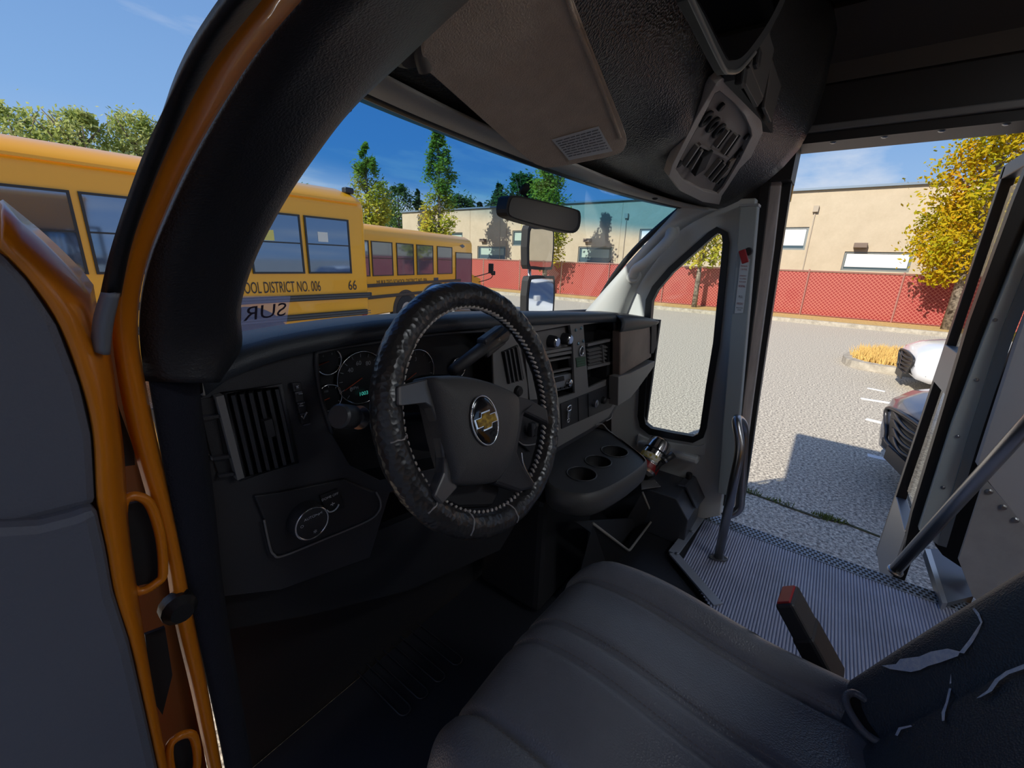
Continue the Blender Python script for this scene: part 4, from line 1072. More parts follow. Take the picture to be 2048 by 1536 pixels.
# ================================================================== grab rails
gr = thing('grab_rail', 'looped dark steel grab rail standing on the ribbed landing', 'grab rail', (.63, .15, LZ))
b0 = P(1436, 1117, Z=LZ + .006)
topz = 1.40
pole = [b0, Vector((b0.x, b0.y, 1.36)), P(1470, 830, X=b0.x + .05), P(1490, 850, X=b0.x + .12), P(1480, 1022, X=b0.x + .12), P(1446, 1034, X=b0.x + .10)]
tube('rail_tube', round_path(pole, .05, 7), .0155, M_STEEL, gr, n=16)
fl_ = []
for t in range(28):
    a = 2 * math.pi * t / 28
    r_ = .026 + .026 * abs(math.cos(a)) ** 3
    fl_.append(b0 + Vector((r_ * math.cos(a) * .65 - .0 + .0, r_ * math.sin(a) * .7, 0)) + Vector((0, 0, .002)))
ang = math.radians(-60)
fl_ = [b0 + Matrix.Rotation(ang, 3, 'Z') @ (p - b0) for p in fl_]
plate('base_flange', [fl_], (0, 0, .005), mat('flange_metal', rgb(110, 112, 116), .4, .7), gr, bevel=.001)
for s in (-1, 1):
    lathe('flange_screw', [(.006, 0), (.006, .002), (.003, .004)], b0 + Matrix.Rotation(ang, 3, 'Z') @ Vector((s * .027, 0, .007)), (0, 0, 1), M_CHROME, gr, n=10)
dr = thing('diagonal_rail', 'straight dark steel handrail rising diagonally from the door sill', 'handrail', P(1792, 1138, X=.99))
tube('rail_tube', [P(1792, 1138, X=.99), P(2048, 856, X=.80), P(2300, 580, X=.66)], .019, M_STEEL, dr, n=18)
lathe('rail_foot', [(.024, 0), (.024, .006), (.020, .01)], P(1792, 1138, X=.99) + Vector((0.004, 0, -.012)), (-.3, -.2, 1), M_STEEL, dr, n=16)

# ================================================================== driver seat
seat = thing('driver_seat', 'black vinyl driver seat with stitched channels and a torn backrest', 'seat', (-.41, .05, FZ))
SX0, SX1, SY0, SY1 = -.690, -.150, -.34, .345
seams = [-.575, -.437, -.388, -.252]
rows = []
NXS, NYS = 96, 48
for j in range(NYS + 1):
    tv = j / NYS
    row = []
    for i in range(NXS + 1):
        tu = i / NXS
        x = SX0 + (SX1 - SX0) * tu; y = SY0 + (SY1 - SY0) * tv
        ex = min(tu, 1 - tu) * (SX1 - SX0); ey = (1 - tv) * (SY1 - SY0)
        z = 1.335
        # bolsters
        z += .030 * math.exp(-((x - (SX1 - .055)) / .045) ** 2) + .022 * math.exp(-((x - (SX0 + .06)) / .045) ** 2)
        z += .010 * math.cos((x + .41) * 12)
        z += -.02 * tv + .035 * math.exp(-((y - .20) / .16) ** 2)
        for s in seams:
            dep = .014 if s in (seams[0], seams[3]) else .008
            z -= dep * math.exp(-((x - s) / .0075) ** 2)
        # rounded borders
        def rnd(d, r):
            if d >= r: return 0
            return r - math.sqrt(max(0, r * r - (r - d) ** 2))
        z -= rnd(ex, .055) * 1.0 + rnd(ey, .085) * 1.25
        # plan corner rounding
        cxr = .10
        yy = y
        if ex < cxr and tv > .5: yy -= .06 * (1 - ex / cxr) ** 2
        row.append(Vector((x, yy, z)))
    rows.append(row)
# skirt down to the frame
def skirt(edge, dz=-.17, inn=.03):
    return edge
fr_row = [p + Vector((0, -.05, -.20)) for p in rows[-1]]
rows.append(fr_row)
cush = loft('seat_cushion', rows, M_LEATHER, seat)
le = [r_[0] for r_ in rows]; re_ = [r_[-1] for r_ in rows]
loft('cushion_side', [le, [p + Vector((.012, 0, -.08)) for p in le], [p + Vector((.05, 0, -.22)) for p in le]], M_LEATHER, seat)
loft('cushion_side', [re_, [p + Vector((-.008, 0, -.08)) for p in re_], [p + Vector((-.05, 0, -.22)) for p in re_]], M_LEATHER, seat)
box('seat_base', (-.41, -.02, FZ + .12), (.40, .44, .24), M_BLACK, seat)
# contrast stitching along the seams: short dashes, joined
st_ = []
def zc_at(i, j): return rows[j][i]
for s, dx in ((seams[1], .007), (seams[2], .007), (seams[3], .008), (seams[0], -.008)):
    i = min(range(NXS + 1), key=lambda q_: abs(rows[0][q_].x - s - dx))
    for j in range(6, NYS):
        a, b = rows[j][i] + Vector((0, 0, .0006)), rows[j + 1][i] + Vector((0, 0, .0006))
        st_.append(tube_geo([a.lerp(b, .1), a.lerp(b, .40)], .0008, 4)); st_.append(tube_geo([a.lerp(b, .6), a.lerp(b, .90)], .0008, 4))
i = NXS - 3
for j in range(6, NYS - 3):
    a, b = rows[j][i] + Vector((0.001, 0, .0008)), rows[j + 1][i] + Vector((0.001, 0, .0008))
    st_.append(tube_geo([a.lerp(b, .1), a.lerp(b, .40)], .0008, 4)); st_.append(tube_geo([a.lerp(b, .6), a.lerp(b, .90)], .0008, 4))
v_, f_ = join_geo(st_)
stt = mesh('seat_stitching', v_, f_, mat('stitch_thread', rgb(120, 112, 108), .7), cush); stt['kind'] = 'stuff'
# piping down the right edge
tube('edge_piping', [rows[j][NXS - 1] + Vector((.004, 0, .002)) for j in range(4, NYS - 4)], .0045, M_LEATHER, cush, n=8)
# slit pocket at the rear of the cushion
pp = smooth_curve([P(1688, 1408, Z=1.352), P(1700, 1440, Z=1.346), P(1730, 1480, Z=1.342), P(1775, 1500, Z=1.342), P(1775, 1455, Z=1.350), P(1730, 1412, Z=1.358), P(1702, 1396, Z=1.357)], 4, True)
tube('belt_opening', [p + Vector((0, 0, .010)) for p in pp], .005, M_LEATHER, cush, n=8, closed=True)
mesh('belt_opening_hole', [p + Vector((0, 0, .008)) for p in pp], [tuple(range(len(pp)))], M_BLACK, cush)

# backrest
be0, be1 = Vector((-.15, -.160, 1.345)), Vector((-.15, -.290, 1.63))
bd = (be1 - be0).normalized(); bn_ = Vector((0, -bd.z, bd.y)); bn_ = -bn_ if bn_.y < 0 else bn_   # facing forward
M_BACK = mat('backrest_vinyl', (0.055, 0.066, 0.080, 1), .46, bump=.4, bscale=420, btype='voronoi')
rows = []
HB = .72
nb, mb = 40, 60
def back_pt(s, h, lift=0.0):
    """s across from the right edge (0) to the left (1); h up the back"""
    half = .27
    xr = -.145 + .02 * math.sin(min(1, h / .35) * 1.4) - .10 * max(0, (h - .45) / .3) ** 2
    xl = -.82 - xr + .0
    x = xr + (xl - xr) * s
    d = min(s, 1 - s) * (xr - xl)
    r_ = .06
    drop = (r_ - math.sqrt(max(0, r_ * r_ - (r_ - min(d, r_)) ** 2)))
    bol = .028 * math.exp(-((d - .075) / .05) ** 2)
    seam = .010 * math.exp(-((d - .135) / .010) ** 2)
    p = be0 + bd * (h - .06) + bn_ * (bol - drop - seam + lift)
    return Vector((x, p.y, p.z))
for j in range(mb + 1):
    h = HB * j / mb
    rows.append([back_pt(i / nb, h) for i in range(nb + 1)])
back = loft('backrest', rows, M_BACK, seat)
back['label'] = 'dark vinyl backrest with pale foam showing through tears'
re_ = [r_[0] for r_ in rows]; le = [r_[-1] for r_ in rows]
loft('backrest_side', [re_, [p - bn_ * .06 for p in re_], [p - bn_ * .13 + Vector((-.05, 0, 0)) for p in re_]], M_BACK, seat)
loft('backrest_side', [le, [p - bn_ * .06 for p in le], [p - bn_ * .13 + Vector((.05, 0, 0)) for p in le]], M_BACK, seat)
loft('backrest_rear', [[p - bn_ * .13 + Vector((-.05, 0, 0)) for p in re_], [p - bn_ * .13 + Vector((.05, 0, 0)) for p in le]], M_BACK, seat)
tube('edge_piping', [p + Vector((.001, .003, .001)) for p in re_], .0045, M_BACK, back, n=8)
# tears: foam patches on the surface
M_FOAM = mat('torn_foam', rgb(240, 244, 252), .85, bump=.8, bscale=300, var=.5, vscale=160, col2=rgb(214, 222, 240))
def on_back(px, py, lift=.004):
    d = ray(px, py); last = None
    for i in range(700):
        t = .25 + i * .002
        p = CAM + d * t
        # h along the back, signed distance to the surface at this s,h
        q_ = p - be0
        h = q_.dot(bd) + .06
        xr = -.145 + .02 * math.sin(min(1, max(0, h) / .35) * 1.4); xl = -.82 - xr
        s = (p.x - xr) / (xl - xr)
        s = max(0, min(1, s))
        sp = back_pt(s, h)
        if (p - sp).dot(bn_) < lift: return p
    return p
def tear(px, nm='foam_tear'):
    pts = [on_back(a, b) for a, b in px]
    c = sum(pts, Vector()) / len(pts)
    return mesh(nm, pts, [tuple(range(len(pts)))], M_FOAM, back)
tear([(1763, 1331), (1792, 1328), (1800, 1318), (1838, 1313), (1862, 1303), (1895, 1297), (1920, 1303), (1916, 1312), (1880, 1325), (1856, 1332), (1840, 1340), (1822, 1344), (1800, 1341), (1780, 1338)])
tear([(1918, 1305), (1938, 1280), (1950, 1262), (1961, 1246), (1955, 1232), (1945, 1218), (1948, 1215), (1958, 1226), (1965, 1244), (1956, 1266), (1945, 1285), (1928, 1307)])
tear([(1902, 1346), (1898, 1375), (1891, 1405), (1883, 1425), (1884, 1442), (1889, 1441), (1890, 1425), (1897, 1402), (1903, 1375)])
tear([(1952, 1397), (1975, 1380), (1990, 1358), (2012, 1342), (2048, 1328), (2048, 1338), (2018, 1348), (1998, 1362), (1984, 1382), (1962, 1394)])
tear([(1790, 1470), (1797, 1455), (1822, 1450), (1824, 1453), (1802, 1459), (1795, 1472)])

# seat belt buckle
bk = thing('seat_belt_buckle', 'black seat belt buckle with a red release button beside the seat', 'seat belt buckle', P(1640, 1330, X=-.10))
ba, bb_ = P(1573, 1190, X=-.105), P(1668, 1365, X=-.115)
bar('buckle_body', ba, ba.lerp(bb_, .42), .066, .030, Vector((0, -.3, 1)).cross(bb_ - ba).cross(bb_ - ba), M_PLASTIC, bk, bevel=.005)
bar('buckle_stalk', ba.lerp(bb_, .38), bb_, .070, .034, Vector((0, -.3, 1)).cross(bb_ - ba).cross(bb_ - ba), mat('stalk_black', (.016, .016, .018, 1), .5), bk, bevel=.006)
dv_ = (bb_ - ba).normalized()
bar('release_button', ba - dv_ * .003, ba + dv_ * .008, .056, .022, Vector((0, -.3, 1)).cross(bb_ - ba).cross(bb_ - ba), mat('release_red', rgb(165, 28, 34), .35), bk, bevel=.002)

# ================================================================== sun visor
vA, vB, vD = P(852, 120, Y=.39), P(1082, 333, Y=.44), P(1135, -20, Y=.27)
vn = (vB - vA).cross(vD - vA).normalized()
if vn.y > 0: vn = -vn
vpx = [(848, 135), (846, 90), (862, 30), (900, -40), (1020, -80), (1120, -60), (1146, 0), (1185, 100), (1225, 200), (1252, 270), (1250, 295), (1232, 310), (1160, 326), (1100, 336), (1080, 332), (1055, 318), (960, 235), (870, 155)]
visor = thing('sun_visor', 'grey-brown fabric sun visor folded down at the windshield top', 'sun visor', tuple(vA))
M_FAB = mat('visor_fabric', rgb(186, 168, 150), .85, bump=.7, bscale=500, var=.25, vscale=40)
vp = [PL(a, b, vA, vn) for a, b in vpx]
vo = plate('visor_pad', [smooth_curve(vp, 3, True)], -vn * .018, M_FAB, visor, bevel=.006)
seam_ = [PL(a, b, vA + vn * .001, vn) for a, b in ((1128, -30), (1150, 40), (1190, 140), (1222, 225), (1240, 275))]
tube('visor_piping', smooth_curve(seam_), .003, M_FAB, vo, n=6)
lab = plate('visor_label', [[PL(a, b, vA + vn * .0015, vn) for a, b in ((1103, 279), (1197, 252), (1225, 302), (1138, 320))]], vn * .0006, mat('label_white', rgb(205, 205, 205), .6), vo)
la0, la1, lb0, lb1 = Vector((1107, 281)), Vector((1197, 255)), Vector((1138, 317)), Vector((1221, 300))
pr_ = []
for i in range(8):
    t = (i + .7) / 8.6
    a, b = la0.lerp(lb0, t), la1.lerp(lb1, t)
    x = .03
    rr2 = random.Random(i)
    while x < .96:
        w_ = rr2.uniform(.05, .16); e_ = min(.97, x + w_)
        p0 = PL(*(a.lerp(b, x)), vA + vn * .0024, vn); p1 = PL(*(a.lerp(b, e_)), vA + vn * .0024, vn)
        pr_.append(tube_geo([p0, p1], .0009, 4)); x = e_ + .025
v_, f_ = join_geo(pr_)
lp = mesh('label_print', v_, f_, mat('label_grey', rgb(120, 120, 122), .6), lab); lp['kind'] = 'stuff'
tube('visor_arm', smooth_curve([P(838, 60, Y=.39), P(842, 110, Y=.395), P(850, 140, Y=.40)]), .008, mat('visor_arm_grey', rgb(96, 90, 84), .5), visor, n=10)
lathe('visor_mount', [(.022, 0), (.020, .008), (.012, .016)], P(812, 90, Y=.41), (0, -.6, -1), MATS['visor_arm_grey'], visor, n=18)
ck_ = plate('visor_clip', [[P(a, b, Y=.505) for a, b in ((812, 170), (830, 163), (868, 168), (872, 176), (825, 178))]], (0, .012, 0), M_BLACK, visor, bevel=.003)

# ================================================================== mirrors inside
M_MIR = mat('mirror_glass', (0.55, 0.56, 0.58, 1), .03, 1.0)
mi = thing('rear_view_mirror', 'small black rear-view mirror hanging on the windshield', 'mirror', P(1050, 395, Y=.66))
mpx = [(1013, 425), (1015, 403), (1023, 391), (1050, 394), (1110, 408), (1150, 418), (1161, 426), (1160, 452), (1150, 465), (1130, 464), (1070, 450), (1025, 436)]
plate('mirror_housing', [smooth_curve([P(a, b, Y=.64) for a, b in mpx], 3, True)], (0, .03, 0), M_BLACK, mi, bevel=.004)
ins = [((a - 1088) * .93 + 1088, (b - 428) * .88 + 428) for a, b in mpx]
plate('mirror_face', [smooth_curve([P(a, b, Y=.6385) for a, b in ins], 3, True)], (0, .001, 0), mat('dim_mirror', (.045, .043, .045, 1), .30, .0), mi)
tube('mirror_stem', [P(1052, 396, Y=.66), P(1048, 386, Y=.68), on_ws(1050, 380, -.002)], .006, M_BLACK, mi, n=8)
lathe('mirror_button', [(.014, 0), (.014, .006)], on_ws(1050, 380, -.008), (0, .8, .6), M_BLACK, mi, n=14)

om = thing('overhead_mirror', 'large dark interior mirror above the windshield', 'mirror', P(1480, 100, Y=.17))
opx = [(1372, -20), (1400, 40), (1447, 138), (1458, 146), (1478, 142), (1500, 120), (1535, 70), (1562, 20), (1580, -30), (1560, -80), (1380, -80)]
plate('mirror_housing', [smooth_curve([P(a, b, Y=.17) for a, b in opx], 3, True)], (0, .012, 0), M_BLACK, om, bevel=.005)
opi = [((a - 1475) * .86 + 1478, (b - 20) * .84 + 14) for a, b in opx]
plate('mirror_face', [smooth_curve([P(a, b, Y=.1685) for a, b in opi], 3, True)], (0, .001, 0), mat('dark_mirror', (.16, .16, .17, 1), .04, 1.0), om)
tube('mirror_edge', smooth_curve([P(a, b, Y=.169) for a, b in ((1378, -10), (1400, 38), (1446, 134), (1460, 144), (1480, 139), (1510, 105))]), .003, mat('mirror_edge_grey', rgb(110, 108, 106), .4), om, n=6)

# ================================================================== overhead tray panel
tp0, tn = Vector((.35, .36, 2.215)), Vector((0, -.72, -.69)).normalized()
def TP(px, py, off=0.0): return PL(px, py, tp0 + tn * off, tn)
tr = thing('overhead_tray', 'recessed overhead console plate with moulded rings and ribs', 'overhead console', tuple(tp0))
ox = [(1338, 352), (1345, 330), (1390, 240), (1432, 168), (1446, 156), (1475, 172), (1505, 205), (1524, 245), (1526, 265), (1500, 320), (1462, 380), (1440, 410), (1405, 404), (1360, 382)]
ix = [(1352, 338), (1362, 316), (1400, 245), (1430, 187), (1440, 182), (1468, 205), (1490, 232), (1502, 258), (1504, 272), (1480, 320), (1447, 375), (1436, 388), (1408, 382), (1366, 360)]
M_TRIM = mat('tray_trim', rgb(176, 168, 162), .55, bump=.5, bscale=300)
plate('tray_frame', [[TP(*p, .016) for p in ox], [TP(*p, .016) for p in ix]], -tn * .022, M_TRIM, tr, bevel=.004)
plate('tray_plate', [[TP(*p, .002) for p in ix]], -tn * .004, mat('tray_plate_grey', rgb(136, 128, 124), .6), tr)
for a, b in ((1440, 212), (1492, 272), (1442, 378), (1356, 326)):
    lathe('plug', [(.009, 0), (.009, .006), (.007, .008)], TP(a, b, .003), tn, M_BLACK, tr, n=14)
for a, b in ((1412, 238), (1426, 250), (1438, 262), (1481, 305)):
    c = TP(a, b, .006)
    ru = (TP(a + 10, b, .006) - c).normalized(); rv2 = tn.cross(ru)
    tube('moulded_ring', [c + ru * (.014 * math.cos(t)) + rv2 * (.014 * math.sin(t)) for t in [2 * math.pi * i / 20 for i in range(20)]], .005, M_BLACK, tr, n=8, closed=True)
for a, b, c, d in ((1455, 258, 1430, 292), (1472, 268, 1446, 306), (1395, 290, 1368, 330), (1402, 298, 1380, 336), (1440, 318, 1412, 352), (1448, 326, 1420, 360), (1456, 334, 1430, 364)):
    bar('moulded_rib', TP(a, b, .008), TP(c, d, .008), .008, .014, tn, mat('rib_metal', rgb(150, 146, 140), .4, .3), tr, bevel=.001)
    bar('rib_shadow_gap', TP(a + 6, b + 3, .005), TP(c + 6, d + 3, .005), .006, .008, tn, M_BLACK, tr)
bar('moulded_block', TP(1412, 305, .010), TP(1396, 342, .010), .034, .018, tn, M_BLACK, tr, bevel=.002)
bar('moulded_shelf', TP(1398, 288, .006), TP(1456, 316, .006), .006, .010, tn, MATS['tray_plate_grey'], tr)
bar('moulded_block', TP(1466, 318, .006), TP(1448, 352, .006), .022, .008, tn, mat('block_tan', rgb(128, 116, 106), .6), tr, bevel=.001)

# ================================================================== door release handle and its sticker
rh = thing('door_release', 'small red emergency release lever on the white door channel', 'release lever', P(1488, 515, X=.82))
lathe('release_pivot', [(.014, 0), (.013, .014), (.010, .018)], P(1497, 503, X=.824), (-1, -.1, 0), M_BLACK, rh, n=14)
bar('release_lever', P(1484, 500, X=.80), P(1491, 526, X=.80), .022, .012, (1, 0, 0), mat('release_red', rgb(165, 28, 34), .35), rh, bevel=.003)
stk = [(1481, 519), (1500, 518), (1486, 626), (1469, 627)]
sx = .8215
stick = plate('release_sticker', [[P(a, b, X=sx) for a, b in stk]], (.0006, 0, 0), mat('sticker_white', rgb(205, 214, 220), .6), None)
tag(stick, 'white instruction sticker with red lettering below the release lever', 'sticker')
zt_, zb_ = P(1490, 519, X=sx), P(1478, 626, X=sx)
wz = (P(1500, 518, X=sx) - P(1481, 519, X=sx)).length
lns = [('MANUAL', .12, .030, M_REDINK), ('CONTROL', .18, .030, M_REDINK), ('EMERGENCY', .30, .026, M_REDINK), ('TO OPEN', .355, .026, M_REDINK), ('PUSH DOOR', .41, .026, M_REDINK), ('NORMAL', .49, .040, M_REDINK), ('PULL', .69, .046, M_DARKINK), ('EMERGENCY', .82, .040, M_REDINK), ('RELEASE', .90, .022, M_DARKINK), ('LEVER', .94, .020, M_DARKINK)]
dn_ = (zb_ - zt_); hh = dn_.length
rt_ = Vector((0, -1, 0)); 
for s, t, h, m in lns:
    text('sticker_text', s, zt_ + dn_ * t + Vector((-.0008, 0, 0)), rt_, -dn_, m, stick, w=wz * (.72 if len(s) > 5 else .45), h=hh * h, depth=.0005)
# ================================================================== outside: ground
def stuffmat(name, cols, scale, rough=.9, bump=0, bscale=80, detail=8):
    m = mat(name, cols[0], rough)
    n = m.node_tree.nodes; l = m.node_tree.links; b = n['Principled BSDF']
    t = n.new('ShaderNodeTexCoord'); nz = n.new('ShaderNodeTexNoise'); nz.inputs['Scale'].default_value = scale; nz.inputs['Detail'].default_value = detail
    nz.inputs['Roughness'].default_value = .75
    l.new(t.outputs['Object'], nz.inputs['Vector'])
    r = n.new('ShaderNodeValToRGB'); el = r.color_ramp.elements
    el[0].position = .36; el[0].color = cols[0]; el[1].position = .64; el[1].color = cols[-1]
    for i, c in enumerate(cols[1:-1]):
        q = el.new(.36 + .28 * (i + 1) / (len(cols) - 1)); q.color = c
    l.new(nz.outputs['Fac'], r.inputs[0]); l.new(r.outputs[0], b.inputs['Base Color'])
    if bump:
        n2 = n.new('ShaderNodeTexNoise'); n2.inputs['Scale'].default_value = bscale; n2.inputs['Detail'].default_value = 4
        l.new(t.outputs['Object'], n2.inputs['Vector'])
        bp = n.new('ShaderNodeBump'); bp.inputs['Strength'].default_value = bump; bp.inputs['Distance'].default_value = .01
        l.new(n2.outputs['Fac'], bp.inputs['Height']); l.new(bp.outputs[0], b.inputs['Normal'])
    return m
M_ASPH = stuffmat('asphalt', [rgb(112, 106, 97), rgb(188, 178, 160), rgb(240, 230, 208)], 38, .9, .6, 45, 3)
ground = struct(box('ground', (30, 20, -.05), (260, 260, .1), M_ASPH), 'grey speckled asphalt of the parking lot', 'pavement')
M_CRACK = stuffmat('crack_fill', [rgb(60, 60, 50), rgb(90, 92, 60)], 12, .9)
cp = [P(a, b, Z=.006) for a, b in ((1470, 975), (1560, 1008), (1640, 1035), (1700, 1050), (1760, 1072))]
for i in range(len(cp) - 1):
    bar('pavement_crack', cp[i], cp[i + 1] + Vector((.01 * (-1) ** i, 0, 0)), .022, .006, (0, 0, 1), M_CRACK, ground)
gt = random.Random(5)
tv = []; tf = []
for (a, b, n_) in ((1500, 985, 60), (1655, 1037, 150), (1560, 1006, 40)):
    c = P(a, b, Z=.004)
    for _ in range(n_):
        p = c + Vector((gt.gauss(0, .02), gt.gauss(0, .06), 0)); d = Vector((gt.uniform(-.03, .03), gt.uniform(-.03, .03), gt.uniform(.02, .05)))
        w_ = Vector((gt.uniform(-.004, .004), .004, 0)); k = len(tv)
        tv += [p - w_, p + w_, p + d]; tf.append((k, k + 1, k + 2))
gw = mesh('weeds', tv, tf, mat('weed_green', rgb(96, 112, 50), .8), None)
tag(gw, 'green weeds growing in the asphalt crack by the entry', 'weeds', None, 'stuff')
# parking stripes
M_PAINT = mat('stripe_paint', rgb(230, 230, 226), .7, var=.3, vscale=8)
for i, (a, b, c, d) in enumerate((((1722, 797), (1800, 809), .10, 0), ((1735, 776), (1770, 783), .08, 0), ((1732, 838), (1790, 852), .10, 0), ((1735, 910), (1800, 925), .10, 0), ((1960, 985), (2020, 1000), .10, 0), ((1615, 943), (1700, 935), .05, 0))):
    if i == 5: continue
    s_ = bar('parking_stripe', P(*a, Z=.002), P(*b, Z=.002), c, .004, (0, 0, 1), M_PAINT, ground)

# ------------------------------------------------------------------ kerb, verge, island
M_CONC = stuffmat('kerb_concrete', [rgb(150, 142, 128), rgb(190, 182, 166)], 6, .9)
M_DRY = stuffmat('dry_grass', [rgb(176, 146, 84), rgb(206, 178, 116), rgb(150, 116, 60)], 9, .95, .6, 40)
XK = 18.9
kb = box('kerb', (XK, 8, .07), (.18, 70, .16), M_CONC); tag(kb, 'long concrete kerb in front of the red fence', 'kerb')
vg = box('verge', (XK + 3.17, 8, .06), (6.15, 70, .12), M_DRY); tag(vg, 'strip of dry yellow grass along the red fence', 'grass verge')
isl = thing('kerb_island', 'small kerbed island of dry grass between the parked cars', 'traffic island', P(1760, 735, Z=0))
ipx = [(1683, 722), (1700, 734), (1760, 746), (1840, 757), (1900, 764), (1960, 752), (1960, 728), (1890, 722), (1800, 716), (1730, 714), (1700, 715)]
ip = smooth_curve([P(a, b, Z=.002) for a, b in ipx], 3, True)
ic = sum(ip, Vector()) / len(ip)
plate('island_kerb', [ip, [ic + (p - ic) * .84 for p in ip]], (0, 0, .15), M_CONC, isl)
plate('island_soil', [[ic + (p - ic) * .85 for p in ip]], (0, 0, .12), M_DRY, isl)
gv = []; gf = []
for _ in range(2600):
    t = gt.random() ** .5 * .82; p = ic + (gt.choice(ip) - ic) * t + Vector((gt.gauss(0, .06), gt.gauss(0, .06), .11))
    d = Vector((gt.gauss(0, .07), gt.gauss(0, .07), gt.uniform(.12, .30))); w_ = Vector((gt.uniform(-.012, .012), .012, 0)); k = len(gv)
    gv += [p - w_, p + w_, p + d]; gf.append((k, k + 1, k + 2))
ig_ = mesh('island_grass', gv, gf, mat('straw', rgb(214, 178, 104), .9), isl); ig_['kind'] = 'stuff'

# ------------------------------------------------------------------ red fence
XF = 21.2
fence = thing('red_fence', 'long chain-link fence with red privacy slats', 'fence', (XF, 8, 0))
M_RED = mat('fence_red', rgb(190, 58, 54), .6)
n = M_RED.node_tree.nodes; l = M_RED.node_tree.links; b_ = n['Principled BSDF']
t_ = n.new('ShaderNodeTexCoord')
def wave(rot):
    mp = n.new('ShaderNodeMapping'); mp.inputs['Rotation'].default_value = rot; l.new(t_.outputs['Object'], mp.inputs[0])
    w_ = n.new('ShaderNodeTexWave'); w_.inputs['Scale'].default_value = 3.2; w_.bands_direction = 'Y'; l.new(mp.outputs[0], w_.inputs['Vector'])
    return w_.outputs['Fac']
mm = n.new('ShaderNodeMath'); mm.operation = 'MAXIMUM'; l.new(wave((math.radians(45), 0, 0)), mm.inputs[0]); l.new(wave((math.radians(-45), 0, 0)), mm.inputs[1])
rp_ = n.new('ShaderNodeValToRGB'); rp_.color_ramp.elements[0].position = .72; rp_.color_ramp.elements[0].color = rgb(150, 42, 40); rp_.color_ramp.elements[1].position = 1.0; rp_.color_ramp.elements[1].color = rgb(196, 112, 98)
l.new(mm.outputs[0], rp_.inputs[0]); l.new(rp_.outputs[0], b_.inputs['Base Color'])
b_.inputs['Alpha'].default_value = .82
ZF = 1.93
y = 40.0
M_FP = mat('fence_post', rgb(170, 120, 110), .5, .2)
while y > -14:
    box('slat_panel', (XF, y - 1.5, .12 + (ZF - .12) / 2), (.02, 2.96, ZF - .14), M_RED, fence)
    lathe('post', [(.03, 0), (.03, ZF - .02)], (XF - .05, y, .1), (0, 0, 1), M_FP, fence, n=8)
    y -= 3.0
tube('top_rail', [(XF - .05, 40, ZF + .02), (XF - .05, -14, ZF + .02)], .022, M_FP, fence, n=8)
tube('bottom_wire', [(XF - .02, 40, .16), (XF - .02, -14, .16)], .012, M_FP, fence, n=6)
# red chairs stacked behind the fence
M_RCH = mat('chair_red', rgb(150, 30, 36), .5)
def patio_chair(c, label, grp):
    r = thing('outdoor_chair', label, 'chair', c, 0, grp)
    c = Vector(c)
    box('seat', c + Vector((0, 0, .45)), (.5, .5, .05), M_RCH, r, bevel=.01)
    bk_ = [Vector((p[0], 0, p[1])) for p in rrect(0, 0, .5, .55, .22)]
    plate('backrest', [[c + Vector((.22, p.x, .78 + p.z)) for p in bk_]], (.04, 0, 0), M_RCH, r)
    for sx in (-.2, .2):
        for sy in (-.2, .2):
            box('leg', c + Vector((sx, sy, .22)), (.04, .04, .44), M_RCH, r)
for i, yy in enumerate((3.0, 2.3, 1.5, 8.3, 7.5, 6.7, 5.9)):
    patio_chair((XF + .9, yy, .12), 'red plastic outdoor chair standing in a row behind the red fence', 'red chairs behind the fence')

# ------------------------------------------------------------------ building
XB = 25.2
M_STUC = stuffmat('stucco', [rgb(186, 172, 148), rgb(196, 182, 158)], 1.4, .9, .25, 60)
bld = thing('building', 'beige stucco building with a flat roof behind the red fence', 'building', (XB, 5, 0))
zr = P(1700, 376, X=XB).z
y_left = P(804, 425, X=XB).y
wins = []
def bw(px0, py0, px1, py1):
    a, b = P(px0, py0, X=XB), P(px1, py1, X=XB)
    return (max(a.y, b.y), min(a.y, b.y), max(a.z, b.z), min(a.z, b.z))
wins = [bw(1540, 455, 1609, 500), bw(1690, 503, 1817, 545), bw(1280, 458, 1345, 498), bw(1157, 493, 1222, 528), bw(1025, 461, 1058, 492), bw(955, 492, 1012, 520), bw(896, 465, 925, 500), bw(1935, 445, 1990, 500)]
hl = [[(XB, w[0], w[3]), (XB, w[1], w[3]), (XB, w[1], w[2]), (XB, w[0], w[2])] for w in wins]
plate('facade', [[(XB, y_left, 0), (XB, -22, 0), (XB, -22, zr), (XB, y_left, zr)]] + hl, (.3, 0, 0), M_STUC, bld)
box('building_mass', (XB + 6.3, (y_left - 22) / 2, zr / 2 - .1), (11.9, y_left + 21.6, zr - .2), M_STUC, bld)
box('parapet_cap', (XB + .1, (y_left - 22) / 2, zr + .03), (.5, y_left + 22.1, .10), mat('cap_metal', rgb(126, 142, 158), .4, .4), bld)
M_WF = mat('window_frame', rgb(140, 146, 144), .4, .5)
M_BLIND = mat('white_blind', rgb(236, 238, 234), .7)
M_WG = mat('window_dark', rgb(70, 88, 96), .12, .0, spec=.8)
